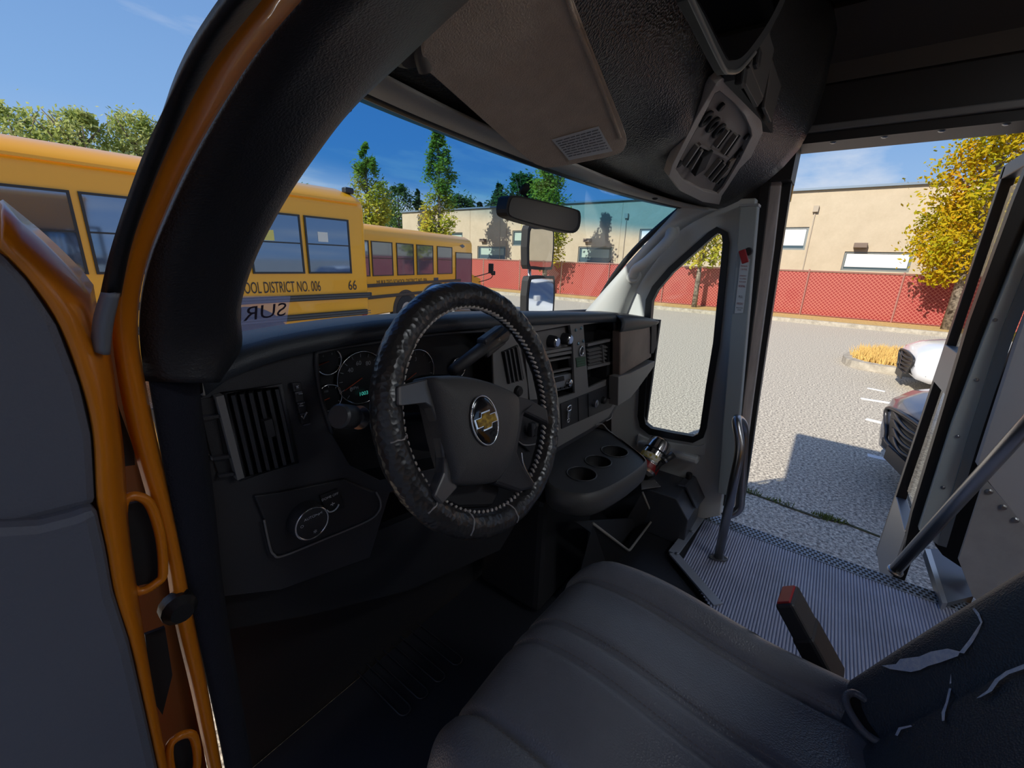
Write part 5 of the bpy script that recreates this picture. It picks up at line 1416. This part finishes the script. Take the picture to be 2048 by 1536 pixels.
for i, w in enumerate(wins):
    ym, zm_ = (w[0] + w[1]) / 2, (w[2] + w[3]) / 2; ww, wh = w[0] - w[1], w[2] - w[3]
    wo = plate('window', [[(XB + .06, w[0], w[3]), (XB + .06, w[1], w[3]), (XB + .06, w[1], w[2]), (XB + .06, w[0], w[2])],
                          [(XB + .06, w[0] - .08, w[3] + .08), (XB + .06, w[1] + .08, w[3] + .08), (XB + .06, w[1] + .08, w[2] - .08), (XB + .06, w[0] - .08, w[2] - .08)]], (.06, 0, 0), M_WF, bld)
    box('pane', (XB + .12, ym, zm_), (.02, ww - .1, wh - .1), M_WG, wo)
    if i in (0, 1, 2, 7):
        box('blind', (XB + .10, ym, zm_ + wh * .06), (.02, ww - .2, wh * .72), M_BLIND, wo)
    else:
        box('blind', (XB + .10, ym, zm_ + wh * .1), (.02, ww * .8, wh * .5), mat('green_blind', rgb(168, 188, 178), .5), wo)
for px in (940, 1130, 1240, 1000, 1095):
    y_ = P(px, 470, X=XB).y
    box('wall_joint', (XB - .004, y_, zr / 2), (.012, .03, zr - .02), mat('joint', rgb(176, 160, 136), .9), bld)
for px, py, pyb in ((1632, 418, 545), (1254, 432, 532), (1014, 436, 500)):
    a, b2 = P(px, py, X=XB), P(px, pyb, X=XB)
    box('wall_box', (XB - .08, a.y, a.z), (.16, .22, .28), mat('fixture', rgb(172, 160, 142), .6), bld)
    box('conduit', (XB - .03, a.y, (a.z + 1.0) / 2), (.05, .05, a.z - 1.0), MATS['fixture'], bld)
for px, py in ((1721, 491), (1177, 481), (968, 481)):
    a = P(px, py, X=XB)
    box('wall_lamp', (XB - .15, a.y, a.z), (.30, .50, .22), mat('lamp_brown', rgb(120, 104, 92), .5), bld, bevel=.02)

# ------------------------------------------------------------------ trees
def leafmat(name, cols, sc=.9):
    m = bpy.data.materials.new(name); m.use_nodes = True
    n = m.node_tree.nodes; l = m.node_tree.links; n.clear()
    o = n.new('ShaderNodeOutputMaterial'); mx_ = n.new('ShaderNodeMixShader'); mx_.inputs[0].default_value = .35
    d = n.new('ShaderNodeBsdfDiffuse'); tr_ = n.new('ShaderNodeBsdfTranslucent')
    t = n.new('ShaderNodeTexCoord'); nz = n.new('ShaderNodeTexNoise'); nz.inputs['Scale'].default_value = sc; nz.inputs['Detail'].default_value = 9; nz.inputs['Roughness'].default_value = .8
    l.new(t.outputs['Object'], nz.inputs['Vector'])
    r = n.new('ShaderNodeValToRGB'); el = r.color_ramp.elements
    el[0].position = .36; el[0].color = cols[0]; el[1].position = .66; el[1].color = cols[-1]
    for i, c in enumerate(cols[1:-1]):
        q = el.new(.36 + .30 * (i + 1) / (len(cols) - 1)); q.color = c
    l.new(nz.outputs['Fac'], r.inputs[0]); l.new(r.outputs[0], d.inputs[0]); l.new(r.outputs[0], tr_.inputs[0])
    l.new(d.outputs[0], mx_.inputs[1]); l.new(tr_.outputs[0], mx_.inputs[2]); l.new(mx_.outputs[0], o.inputs[0])
    return m
L_AUT = leafmat('leaves_autumn', [rgb(120, 132, 30), rgb(168, 160, 34), rgb(206, 168, 36), rgb(196, 112, 34)])
L_YG = leafmat('leaves_yellowgreen', [rgb(120, 140, 50), rgb(172, 178, 62), rgb(206, 192, 74), rgb(186, 140, 90)])
L_GRN = leafmat('leaves_green', [rgb(58, 84, 46), rgb(92, 118, 56), rgb(130, 144, 72)])
L_LFT = leafmat('leaves_light', [rgb(112, 132, 64), rgb(156, 170, 92), rgb(196, 200, 130), rgb(206, 206, 160)])
L_CON = leafmat('needles', [rgb(48, 72, 48), rgb(76, 100, 62), rgb(104, 122, 76)])
M_BARK = mat('bark', rgb(150, 138, 122), .9, bump=.8, bscale=14, var=.6, vscale=10, col2=rgb(90, 80, 70))
def tree(loc, h, z0, rad, shape, leaf, n_leaf, size, label, trunk_r=.09, grp=None, seed=0, cat='tree', nm='tree'):
    rg = random.Random(seed)
    r = thing(nm, label, cat, loc, 0, grp); c = Vector(loc)
    tube('trunk', [c, c + Vector((.03, .02, h * .35)), c + Vector((-.02, .03, h * .7)), c + Vector((0, 0, h * .97))], [trunk_r * 1.25, trunk_r, trunk_r * .5, trunk_r * .12], M_BARK, r, n=9)
    br_ = []
    for i in range(16):
        z = z0 + (h * .9 - z0) * i / 16; a = rg.uniform(0, 6.28)
        R = rad * shape(max(0.02, (z - z0 + .4) / (h - z0)))
        br_.append(tube_geo([c + Vector((0, 0, z)), c + Vector((math.cos(a) * R * .4, math.sin(a) * R * .4, z + R * .5)), c + Vector((math.cos(a) * R * .85, math.sin(a) * R * .85, z + R * 1.0))], [trunk_r * .35, trunk_r * .22, trunk_r * .08], 5))
    v, f = join_geo(br_)
    mesh('branches', v, f, M_BARK, r, smooth=True)
    # clumps then leaves
    cl_ = []
    for i in range(70):
        t = rg.random(); z = z0 + (h - z0) * t; R = rad * shape(t)
        a = rg.uniform(0, 6.28); q = rg.uniform(.45, 1.0)
        cl_.append((Vector((math.cos(a) * R * q, math.sin(a) * R * q, z)), max(.16, R * .45)))
    v = []; f = []
    for i in range(n_leaf):
        cc, cr_ = rg.choice(cl_)
        p = c + cc + Vector((rg.gauss(0, cr_ * .5), rg.gauss(0, cr_ * .5), rg.gauss(0, cr_ * .62)))
        if p.z < z0 * .8: continue
        u = Vector((rg.gauss(0, 1), rg.gauss(0, 1), rg.gauss(0, 1))).normalized(); w_ = u.orthogonal().normalized()
        s = size * rg.uniform(.6, 1.3); k = len(v)
        v += [p - u * s, p + w_ * s * .55, p + u * s, p - w_ * s * .55]; f.append((k, k + 1, k + 2, k + 3))
    fo = mesh('foliage', v, f, leaf, r); fo['kind'] = 'stuff'
    return r
colm = lambda t: (min(1, .55 + t * 3.2) if t < .16 else (1.06 - .25 * (t - .16)) * (1 - max(0, (t - .55) / .45) ** 1.8 * .92))
def at_x(px, py, x): return P(px, py, X=x)
XT = 20.3
t1 = at_x(1945, 500, XT)
tree((XT, P(1888, 660, Z=0).y + .1, 0), 8.6, 1.9, 1.35, colm, L_AUT, 18000, .078, 'tall autumn yellow and orange tree by the fence at the far right', .15, 'columnar trees along the fence', 11)
t2 = at_x(880, 500, XT)
tree((XT, t2.y, 0), at_x(875, 238, XT).z, 1.6, .98, colm, L_YG, 9000, .115, 'tallest slender yellow-green tree seen through the middle of the windshield', .14, 'columnar trees along the fence', 12)
t3 = at_x(742, 500, XT)
tree((XT, t3.y, 0), at_x(728, 292, XT).z, 1.8, 1.30, colm, L_YG, 9000, .14, 'slender yellow-green tree rising directly behind the end of the first bus', .15, 'columnar trees along the fence', 13)
t4 = at_x(1092, 500, XT)
tree((XT, t4.y, 0), 8.2, 1.6, 1.05, colm, L_YG, 9000, .10, 'yellow-green tree partly hidden behind the outside mirror', .12, 'columnar trees along the fence', 14)
t5 = P(1386, 612, Z=0)
tree((XT, at_x(1390, 600, XT).y, 0), 4.6, 2.1, .95, lambda t: math.sin(math.pi * min(1, t * .9 + .1)) ** .7, L_YG, 900, .12, 'small sparse young tree seen through the quarter window', .10, 'columnar trees along the fence', 15)
# trees behind the building
rounds = lambda t: math.sin(math.pi * min(1, .12 + t * .86)) ** .6
conif = lambda t: (1 - t) ** .8 * (.85 + .15 * math.sin(t * 40))
bgx = [(610, 365, 60), (655, 380, 62), (795, 375, 52), (835, 380, 54), (920, 395, 50), (1000, 365, 46), (1045, 352, 44), (690, 395, 66), (765, 400, 60), (960, 405, 52), (1090, 372, 46)]
BELT = ['green tree top showing over the first bus roof next to the driver side pillar', 'conifer tip showing over the roof of the first bus, left of the slender tree',
        'broad green tree between the two slender yellow-green trees', 'dark conifer between the two slender yellow-green trees', 'green tree just right of the tallest slender tree',
        'dark conifer left of the rear-view mirror', 'green tree directly behind the rear-view mirror', 'distant conifer behind the rear corner of the first bus roof',
        'low green tree left of the beige building corner', 'conifer tip just above the parapet left of the rear-view mirror', 'green tree above the parapet right of the rear-view mirror']
for i, (px, py, x) in enumerate(bgx):
    p = at_x(px, py, x)
    lab_ = BELT[i]
    tree((x, p.y, 0), p.z, 2.0, 3.2 + (i % 3) * .5, conif if i % 2 else rounds, L_CON if i % 2 else L_GRN, 6000, .26,
         lab_, .25, 'tree belt behind the building', 30 + i)
for i, (px, py, y_) in enumerate(((15, 228, 30), (155, 240, 29), (268, 242, 29))):
    p = P(px, py, Y=y_)
    tree((p.x, y_, 0), p.z + .2, 2.5, 2.0, rounds, L_LFT, 7000, .10,
         ['leafy green tree over the bus roof at the far left', 'full leafy tree over the bus roof, middle of the left side window', 'pale airy tree over the bus roof next to the windshield pillar',
          'low tree between the two taller ones over the bus roof', 'distant tree just above the bus roof at the left'][i], .2, 'trees behind the buses', 50 + i)

# ------------------------------------------------------------------ school buses
M_BGLASS = mat('bus_window_glass', (0.16, 0.22, 0.33, 1), .05, .75, spec=1.0)
M_BRAIL = mat('bus_black', (0.02, 0.02, 0.022, 1), .45)
M_TIRE = mat('tyre', (0.02, 0.02, 0.022, 1), .8)
M_HUBM = mat('wheel_hub', rgb(170, 172, 176), .4, .5)
M_LET = mat('bus_lettering', (0.02, 0.02, 0.03, 1), .5)
def bus_shell(r, L0, L1, zs, ze, width=2.35, crown=.28):
    """body between local x L0..L1; side at y=0 facing -y"""
    prof_ = [(0.06, zs), (0, zs + .03), (0, ze - .12), (.015, ze - .04), (.07, ze + .04), (.25, ze + .14), (.6, ze + crown - .05), (width / 2, ze + crown)]
    prof_ = prof_ + [(width - y, z) for y, z in reversed(prof_[:-1])]
    k = len(prof_)
    xs = [L0, L0 + .05, L0 + .16, L1 - .16, L1 - .05, L1]; ins = [.10, .03, 0, 0, .03, .10]
    v = []; f = []
    for x, i_ in zip(xs, ins):
        for y, z in prof_:
            cy = width / 2; v.append(Vector((x, cy + (y - cy) * (1 - i_ / 1.4), z if z < ze else ze + (z - ze) * (1 - i_ * 3.0))))
    for a in range(len(xs) - 1):
        for q in range(k):
            f.append((a * k + q, a * k + (q + 1) % k, (a + 1) * k + (q + 1) % k, (a + 1) * k + q))
    f.append(tuple(range(k))); f.append(tuple((len(xs) - 1) * k + q for q in range(k)))
    o = fix(mesh('body', v, f, M_YELLOW, r, smooth=True))
    es = o.modifiers.new('split', 'EDGE_SPLIT'); es.split_angle = math.radians(35)
    return o
def bus_window(r, x0, x1, z0, z1, sash=True):
    w_ = plate('window', [[(x0, -.004, z0), (x1, -.004, z0), (x1, -.004, z1), (x0, -.004, z1)], [(x0 + .025, -.004, z0 + .025), (x1 - .025, -.004, z0 + .025), (x1 - .025, -.004, z1 - .025), (x0 + .025, -.004, z1 - .025)]], (0, -.014, 0), M_BRAIL, r)
    box('pane', ((x0 + x1) / 2, -.006, (z0 + z1) / 2), (x1 - x0 - .04, .008, z1 - z0 - .04), M_BGLASS, w_)
    if sash: box('sash_bar', ((x0 + x1) / 2, -.012, z0 + (z1 - z0) * .52), (x1 - x0 - .03, .010, .018), M_BRAIL, w_)
def bus_wheel(r, x, zc, rad):
    arch = [(x + (rad + .13) * math.cos(a), -.003, max(zc - .25, zc + (rad + .13) * math.sin(a))) for a in [math.radians(-20 + 220 * i / 24) for i in range(25)]]
    plate('wheel_arch', [arch], (0, -.006, 0), M_BRAIL, r)
    w_ = lathe('wheel', [(rad * .55, 0), (rad * .96, .01), (rad, .04), (rad, .20), (rad * .96, .24)], (x, -.03, zc), (0, 1, 0), M_TIRE, r, n=28)
    lathe('hub', [(rad * .56, 0), (rad * .50, .015), (rad * .22, .04), (rad * .18, .0), (rad * .10, -.04)], (x, -.035, zc), (0, 1, 0), M_HUBM, w_, n=24)

LOCAL[0] = True
# bus 66
Y66 = 6.4
xe = P(742, 600, Y=Y66).x
b66 = thing('school_bus', 'nearest yellow school bus, numbered 66, parked crosswise ahead', 'school bus', (xe, Y66, 0), 0, 'yellow school buses')
ze66 = P(690, 400, Y=Y66).z
bus_shell(b66, -10.5, 0, .55, ze66)
zw1, zw0 = P(660, 436, Y=Y66).z, P(660, 547, Y=Y66).z
xr = P(700, 500, Y=Y66).x - xe; xl = P(613, 500, Y=Y66).x - xe; xr2 = P(605, 500, Y=Y66).x - xe
sp66 = xr - xr2
for i in range(11):
    bus_window(b66, xl - sp66 * i, xr - sp66 * i, zw0, zw1)
zr1, zr2 = P(650, 594, Y=Y66).z, P(650, 630, Y=Y66).z
for z in (zr1, zr2):
    box('rub_rail', (-5.2 if z == zr1 else -5.3, -.02, z), (10.4, .045, .09), M_BRAIL, b66, bevel=.01)
    for dz in (-.02, .02):
        box('rail_groove', (-5.2, -.045, z + dz), (10.3, .008, .012), mat('rail_grey', (.09, .09, .10, 1), .4), b66)
zt6 = P(600, 573, Y=Y66).z
lx1 = P(641, 573, Y=Y66).x - xe
lw = (P(641, 573, Y=Y66).x - P(455, 573, Y=Y66).x) * 32 / 21.3
text('lettering', 'MUKILTEO SCHOOL DISTRICT NO. 006', (lx1, -.003, zt6), (1, 0, 0), (0, 0, 1), M_LET, b66, w=lw * .94, h=.155, anchor='r', depth=.004)
text('bus_number', '66', (P(705, 573, Y=Y66).x - xe, -.003, zt6), (1, 0, 0), (0, 0, 1), M_LET, b66, w=.15, h=.155, depth=.004)
lathe('reflector', [(.045, 0), (.045, .010), (.03, .014)], (P(731, 628, Y=Y66).x - xe - .02, 0, P(731, 628, Y=Y66).z), (0, -1, 0), mat('reflector_red', rgb(200, 40, 30), .3), b66, n=16)
wx = P(500, 690, Y=Y66).x - xe
bus_wheel(b66, wx, P(500, 700, Y=Y66).z, .47)
box('drip_rail', (-5.25, -.012, ze66 - .02), (10.3, .02, .03), M_YELLOW, b66)
box('roof_lamp', (-.14, .25, ze66 + .18), (.16, .12, .09), M_BRAIL, b66, bevel=.02)
for i, (a, b, c_) in enumerate(((535, 470, rgb(226, 214, 120)), (645, 474, rgb(225, 225, 220)))):
    p = P(a, b, Y=Y66)
    box('window_notice', (p.x - xe, -.012, p.z), (.16, .004, .14), mat('notice_%d' % i, c_, .7), b66)

# bus 63
pL, pR = P(722, 470, Y=9.0), P(946, 490, Y=10.5)
yaw = math.atan2(pR.y - pL.y, pR.x - pL.x)
b63 = thing('school_bus', 'second yellow school bus, numbered 63, behind the first one', 'school bus', (pR.x, pR.y, 0), yaw, 'yellow school buses')
cy_, sy_ = math.cos(yaw), math.sin(yaw)
side_n = Vector((sy_, -cy_, 0)); o63 = Vector((pR.x, pR.y, 0))
def L63(px, py):
    p = PL(px, py, o63, side_n); q = p - o63
    return Vector((q.x * cy_ + q.y * sy_, 0, p.z))
ze63 = (L63(740, 458).z + L63(930, 484).z) / 2
zs63 = L63(780, 626).z
bus_shell(b63, -6.5, 0, zs63, ze63, 2.2, .24)
zb1, zb0 = (L63(800, 483).z + L63(890, 496).z) / 2, (L63(800, 546).z + L63(890, 552).z) / 2
edges = [(706, 738), (743, 785), (793, 827), (833, 866), (874, 904)]
for a, b in edges:
    bus_window(b63, L63(a, 515).x, L63(b, 515).x, zb0, zb1)
bus_window(b63, L63(911, 540).x, L63(943, 540).x, L63(925, 582).z, L63(925, 505).z, False)
for py in (570, 593):
    z = L63(760, py).z
    box('rub_rail', (-3.7, -.02, z), (5.5, .04, .08), M_BRAIL, b63, bevel=.01)
za = L63(808, 562)
text('lettering', 'MUKILTEO SCHOOL DISTRICT NO. 006', (za.x, -.003, za.z), (1, 0, 0), (0, 0, 1), M_LET, b63, w=L63(857, 562).x - L63(758, 560).x, h=.105, depth=.004)
zc_ = L63(891, 564); text('bus_number', '63', (zc_.x, -.003, zc_.z), (1, 0, 0), (0, 0, 1), M_LET, b63, w=.13, h=.11, depth=.004)
zc_ = L63(872, 562); box('side_notice', (zc_.x, -.004, zc_.z), (.26, .004, .20), mat('notice_blue', rgb(60, 66, 92), .6), b63)
zc_ = L63(903, 562); box('small_notice', (zc_.x, -.004, zc_.z), (.16, .004, .06), mat('notice_grey', rgb(130, 120, 110), .6), b63)
bus_wheel(b63, L63(812, 615).x, .48, .46)
zc_ = L63(925, 493)
plate('roof_emblem', [[(zc_.x - .22, -.006, zc_.z + .02), (zc_.x, -.006, zc_.z + .07), (zc_.x + .16, -.006, zc_.z + .01), (zc_.x, -.006, zc_.z - .05)]], (0, -.004, 0), mat('emblem_steel', rgb(90, 104, 118), .5), b63)
# hood, windscreen, mirror arms
plate('hood', [[(0, .25, zs63), (1.15, .25, zs63), (1.25, .25, zs63 + .35), (1.15, .25, zs63 + .72), (.35, .25, zs63 + .92), (0, .25, zs63 + .98)]], (0, 1.7, 0), M_YELLOW, b63, bevel=.08)
plate('windscreen', [[(.02, .22, zs63 + .95), (.30, .22, zs63 + .92), (.05, .22, ze63 - .25)]], (0, 1.76, 0), M_BGLASS, b63)
lathe('front_wheel', [(.25, 0), (.44, .01), (.46, .04), (.46, .24)], (.65, .05, .46), (0, 1, 0), M_TIRE, b63, n=24)
lathe('turn_lamp', [(.07, 0), (.06, .02)], (.22, .24, zs63 + .62), (0, -1, 0), mat('amber', rgb(240, 180, 30), .3), b63, n=12)
tube('mirror_arm', smooth_curve([(.5, .2, zs63 + .8), (.75, -.25, zs63 + .95), (.8, -.35, zs63 + 1.1)]), .018, M_BRAIL, b63, n=6)
box('bus_mirror', (.8, -.35, zs63 + 1.12), (.06, .2, .36), M_BRAIL, b63, bevel=.02)
tube('mirror_arm', smooth_curve([(.9, .2, zs63 + .6), (1.1, -.2, zs63 + .75), (1.12, -.3, zs63 + .95)]), .016, M_BRAIL, b63, n=6)
box('bus_mirror', (1.12, -.3, zs63 + .95), (.06, .18, .16), M_BRAIL, b63, bevel=.03)
# added, unseen hall on the driver side of the lot; its shade lies over the driver door
LOCAL[0] = False
blocker = thing('sun_blocker', 'added unseen hall on the driver side of the parking lot', 'building', (-13, -10, 0))
M_BLOCKER = mat('blocker_concrete', rgb(200, 196, 188), .85, var=.15, vscale=1)
box('blocker_wall', (-14, -10.3, 4.05), (10, 26.8, 8.1), M_BLOCKER, blocker)
box('blocker_parapet', (-14, -10.3, 8.15), (10.2, 27.0, .12), M_WF, blocker)
for i in range(5):
    box('blocker_gate', (-8.97, -1 - 4.6 * i, 2.0), (.06, 3.4, 4.0), mat('blocker_grey', rgb(150, 156, 160), .5, .2), blocker)
LOCAL[0] = True
LOCAL[0] = False

# ------------------------------------------------------------------ own hood and outside mirrors
hd_ = thing('van_hood', 'yellow hood of the bus in front of the windshield', 'hood', (0, 1.5, 1.0))
plate('hood_panel', [[(-.80, .98, 1.58), (.80, .98, 1.58), (.72, 1.95, 1.32), (-.72, 1.95, 1.32)]], (0, -.01, -.04), M_YELLOW, hd_, bevel=.01)
plate('hood_front', [[(-.80, 1.95, 1.32), (.80, 1.95, 1.32), (.80, 2.0, .55), (-.80, 2.0, .55)]], (0, -.04, 0), M_YELLOW, hd_)
for s in (-1, 1):
    plate('fender', [[(s * .80, .95, 1.58), (s * .78, 1.95, 1.32), (s * .85, 2.0, .55), (s * .88, .95, .55)]], (-s * .03, 0, 0), M_YELLOW, hd_)
cm = thing('convex_mirror', 'round convex cross-view mirror on the hood', 'mirror', P(872, 600, Y=1.75))
c = P(876, 606, Y=1.75); rm_ = .105
lathe('mirror_dome', [(rm_, 0), (rm_ * .97, .02), (rm_ * .85, .045), (rm_ * .6, .068), (rm_ * .3, .08), (.004, .083)], c, (-.35, -1, .08), M_CHROME, cm, n=32)
tube('mirror_rim', [c + Matrix.Rotation(math.radians(-19), 3, 'Z') @ Vector((rm_ * math.cos(a), 0, rm_ * math.sin(a))) for a in [2 * math.pi * i / 32 for i in range(32)]], .006, M_BLACK, cm, n=8, closed=True)
tube('mirror_post', [c + Vector((0, .03, 0)), Vector((c.x, c.y + .05, 1.38))], .012, M_BLACK, cm, n=8)

sm = thing('side_mirror', 'tall black outside mirror pair beyond the windshield on the entry side', 'mirror', (1.2, 1.6, 1.4))
YM = 1.62
def SMp(px, py, y=YM): return P(px, py, Y=y)
def mframe(pl, nm, glassnm):
    lp = smooth_curve([SMp(a, b) for a, b in pl], 2, True)
    cc = sum(lp, Vector()) / len(lp)
    plate(nm, [lp], (0, .05, 0), M_BLACK, sm, bevel=.006)
    plate(glassnm, [[cc + (p - cc) * .86 + Vector((0, -.003, 0)) for p in lp]], (0, .002, 0), M_MIR, sm)
mframe([(1056, 458), (1066, 452), (1100, 454), (1109, 462), (1106, 530), (1098, 540), (1064, 538), (1054, 530)], 'upper_housing', 'upper_glass')
mframe([(1056, 562), (1066, 552), (1102, 552), (1110, 560), (1108, 622), (1100, 640), (1062, 640), (1052, 622)], 'lower_housing', 'lower_glass')
tube('mirror_arm', [SMp(1058, 452, YM + .04), SMp(1060, 640, YM + .04), SMp(1062, 680, YM + .04)], .012, M_ALU, sm, n=8)
tube('mirror_bracket', [SMp(1062, 680, YM + .04), Vector((.84, 1.2, 1.40))], .014, M_BLACK, sm, n=8)

# ------------------------------------------------------------------ parked cars
LOCAL[0] = True
def car(name, label, loc, rotz, paint, grille_m, suv, grp):
    """local: nose at y=0 pointing +y, body towards -y, x across"""
    r = thing(name, label, 'car', loc, rotz, grp)
    W2 = .92; H = .98 if suv else .86
    # lower body stations along y: (y, half width, hood height, sill)
    secs = [(.045, .64, H - .25, .36), (.0, .76, H - .17, .26), (-.16, .84, H - .08, .22), (-.45, .90, H - .02, .22), (-1.0, W2, H + .05, .24), (-1.5, W2, H + .10, .24), (-3.6, W2, H + .12, .24), (-4.4, .86, H + .08, .3), (-4.5, .78, H - .1, .4)]
    rows = []
    for (y, w_, z1, z0) in secs:
        pr_ = [(-w_ * .9, z0), (-w_, z0 + .12), (-w_ * 1.0, (z0 + z1) * .5), (-w_ * .98, z1 - .16), (-w_ * .90, z1 - .05), (-w_ * .6, z1), (0, z1 + .03), (w_ * .6, z1), (w_ * .90, z1 - .05), (w_ * .98, z1 - .16), (w_, (z0 + z1) * .5), (w_, z0 + .12), (w_ * .9, z0)]
        rows.append([Vector((x, y, z)) for x, z in pr_])
    b_ = loft('body', rows, paint, r, closed=True)
    v0 = len(rows[0])
    mesh('nose_cap', rows[0], [tuple(range(v0))], paint, r)
    # cabin
    hc = 1.62 if suv else 1.42
    cab_ = [(-1.15, .80, H + .06), (-1.95, .66, hc - .05), (-2.3, .64, hc), (-3.5, .64, hc - .03), (-4.3, .74, H + .1)]
    rows = [[Vector((-w_ - .0, y, H + .04)), Vector((-w_ * .98, y, z)), Vector((0, y, z + .03)), Vector((w_ * .98, y, z)), Vector((w_, y, H + .04))] for y, w_, z in cab_]
    loft('cabin_glass', rows, M_BGLASS, r)
    rf = [[Vector((-w_ * .95, y, z + .012)), Vector((0, y, z + .045)), Vector((w_ * .95, y, z + .012))] for y, w_, z in cab_[1:4]]
    loft('roof_panel', rf, paint, r, thick=.02)
    # grille with bars
    gy = .075
    gp = [(-.50, H - .28), (.50, H - .28), (.42, H - .50), (.30, H - .58), (-.30, H - .58), (-.42, H - .50)]
    g = plate('grille', [[(x, gy - .02 * abs(x) * 2, z) for x, z in gp]], (0, -.10, 0), M_BRAIL, r)
    for i in range(4):
        z = H - .31 - .07 * i; wd = .48 - .05 * i
        tube('grille_bar', smooth_curve([(-wd, .045, z + .02), (0, gy + .02, z - .015), (wd, .045, z + .02)]), .014, grille_m, g, n=6)
    tube('grille_surround', smooth_curve([(x * 1.05, gy - .02 * abs(x) * 2 + .005, z) for x, z in gp], closed=True), .018, grille_m, r, n=8, closed=True)
    box('licence_plate', (0, .09, H - .64), (.52, .02, .13), M_BRAIL, r, bevel=.004)
    plate('lower_intake', [[(-.5, .03, .40), (.5, .03, .40), (.55, .0, .30), (-.55, .0, .30)]], (0, .03, 0), M_BRAIL, r)
    for s in (-1, 1):
        hl_ = loft('headlamp', [[Vector((s * .50, .0, H - .27)), Vector((s * .66, -.06, H - .22)), Vector((s * .84, -.26, H - .15))], [Vector((s * .52, .0, H - .37)), Vector((s * .70, -.05, H - .36)), Vector((s * .875, -.26, H - .27))]], mat('headlamp_glass', rgb(190, 200, 214), .08, .4), r, thick=.02)
        lathe('lamp_bulb', [(.045, 0), (.04, .02)], (s * .64, -.02, H - .30), (0, 1, 0), M_CHROME, hl_, n=12)
        plate('fog_recess', [[(s * .60, -.0, .46), (s * .80, -.12, .50), (s * .80, -.12, .34), (s * .62, -.02, .36)]], (0, .03, 0), M_BRAIL, r)
        for y in (-.85, -3.55):
            w_ = lathe('wheel', [(.20, 0), (.32, .01), (.345, .04), (.345, .20)], (s * (W2 + .02), y, .345), (-s, 0, 0), M_TIRE, r, n=24)
            lathe('rim', [(.21, 0), (.19, .02), (.06, .03)], (s * (W2 + .025), y, .345), (-s, 0, 0), M_HUBM, w_, n=18)
            plate('wheel_well', [[(s * (W2 + .004), y + .42 * math.cos(a), .30 + .42 * math.sin(a)) for a in [math.pi * i / 14 for i in range(15)]]], (-s * .02, 0, 0), M_BRAIL, r)
        box('door_mirror', (s * (W2 + .10), -1.55, H + .16), (.20, .10, .14), paint, r, bevel=.03)
    return r
M_CARG = mat('paint_grey', rgb(92, 100, 120), .28, .4, coat=.6)
M_CARW = mat('paint_white', rgb(232, 234, 238), .25, 0, coat=.8)
M_GB = mat('grille_dark', (.05, .05, .055, 1), .3, .5)
car('parked_car', 'grey sport utility car parked nearest to the open entry door', P(1768, 960, Z=.30) + Vector((.42, -.20, -.30)), math.radians(14), M_CARG, M_GB, True, 'parked cars')
car('parked_car', 'white car parked beyond the grey one beside the grass island', P(1822, 775, Z=.15) + Vector((.9, 0, -.15)), math.radians(4), M_CARW, M_BRAIL, False, 'parked cars')
LOCAL[0] = False
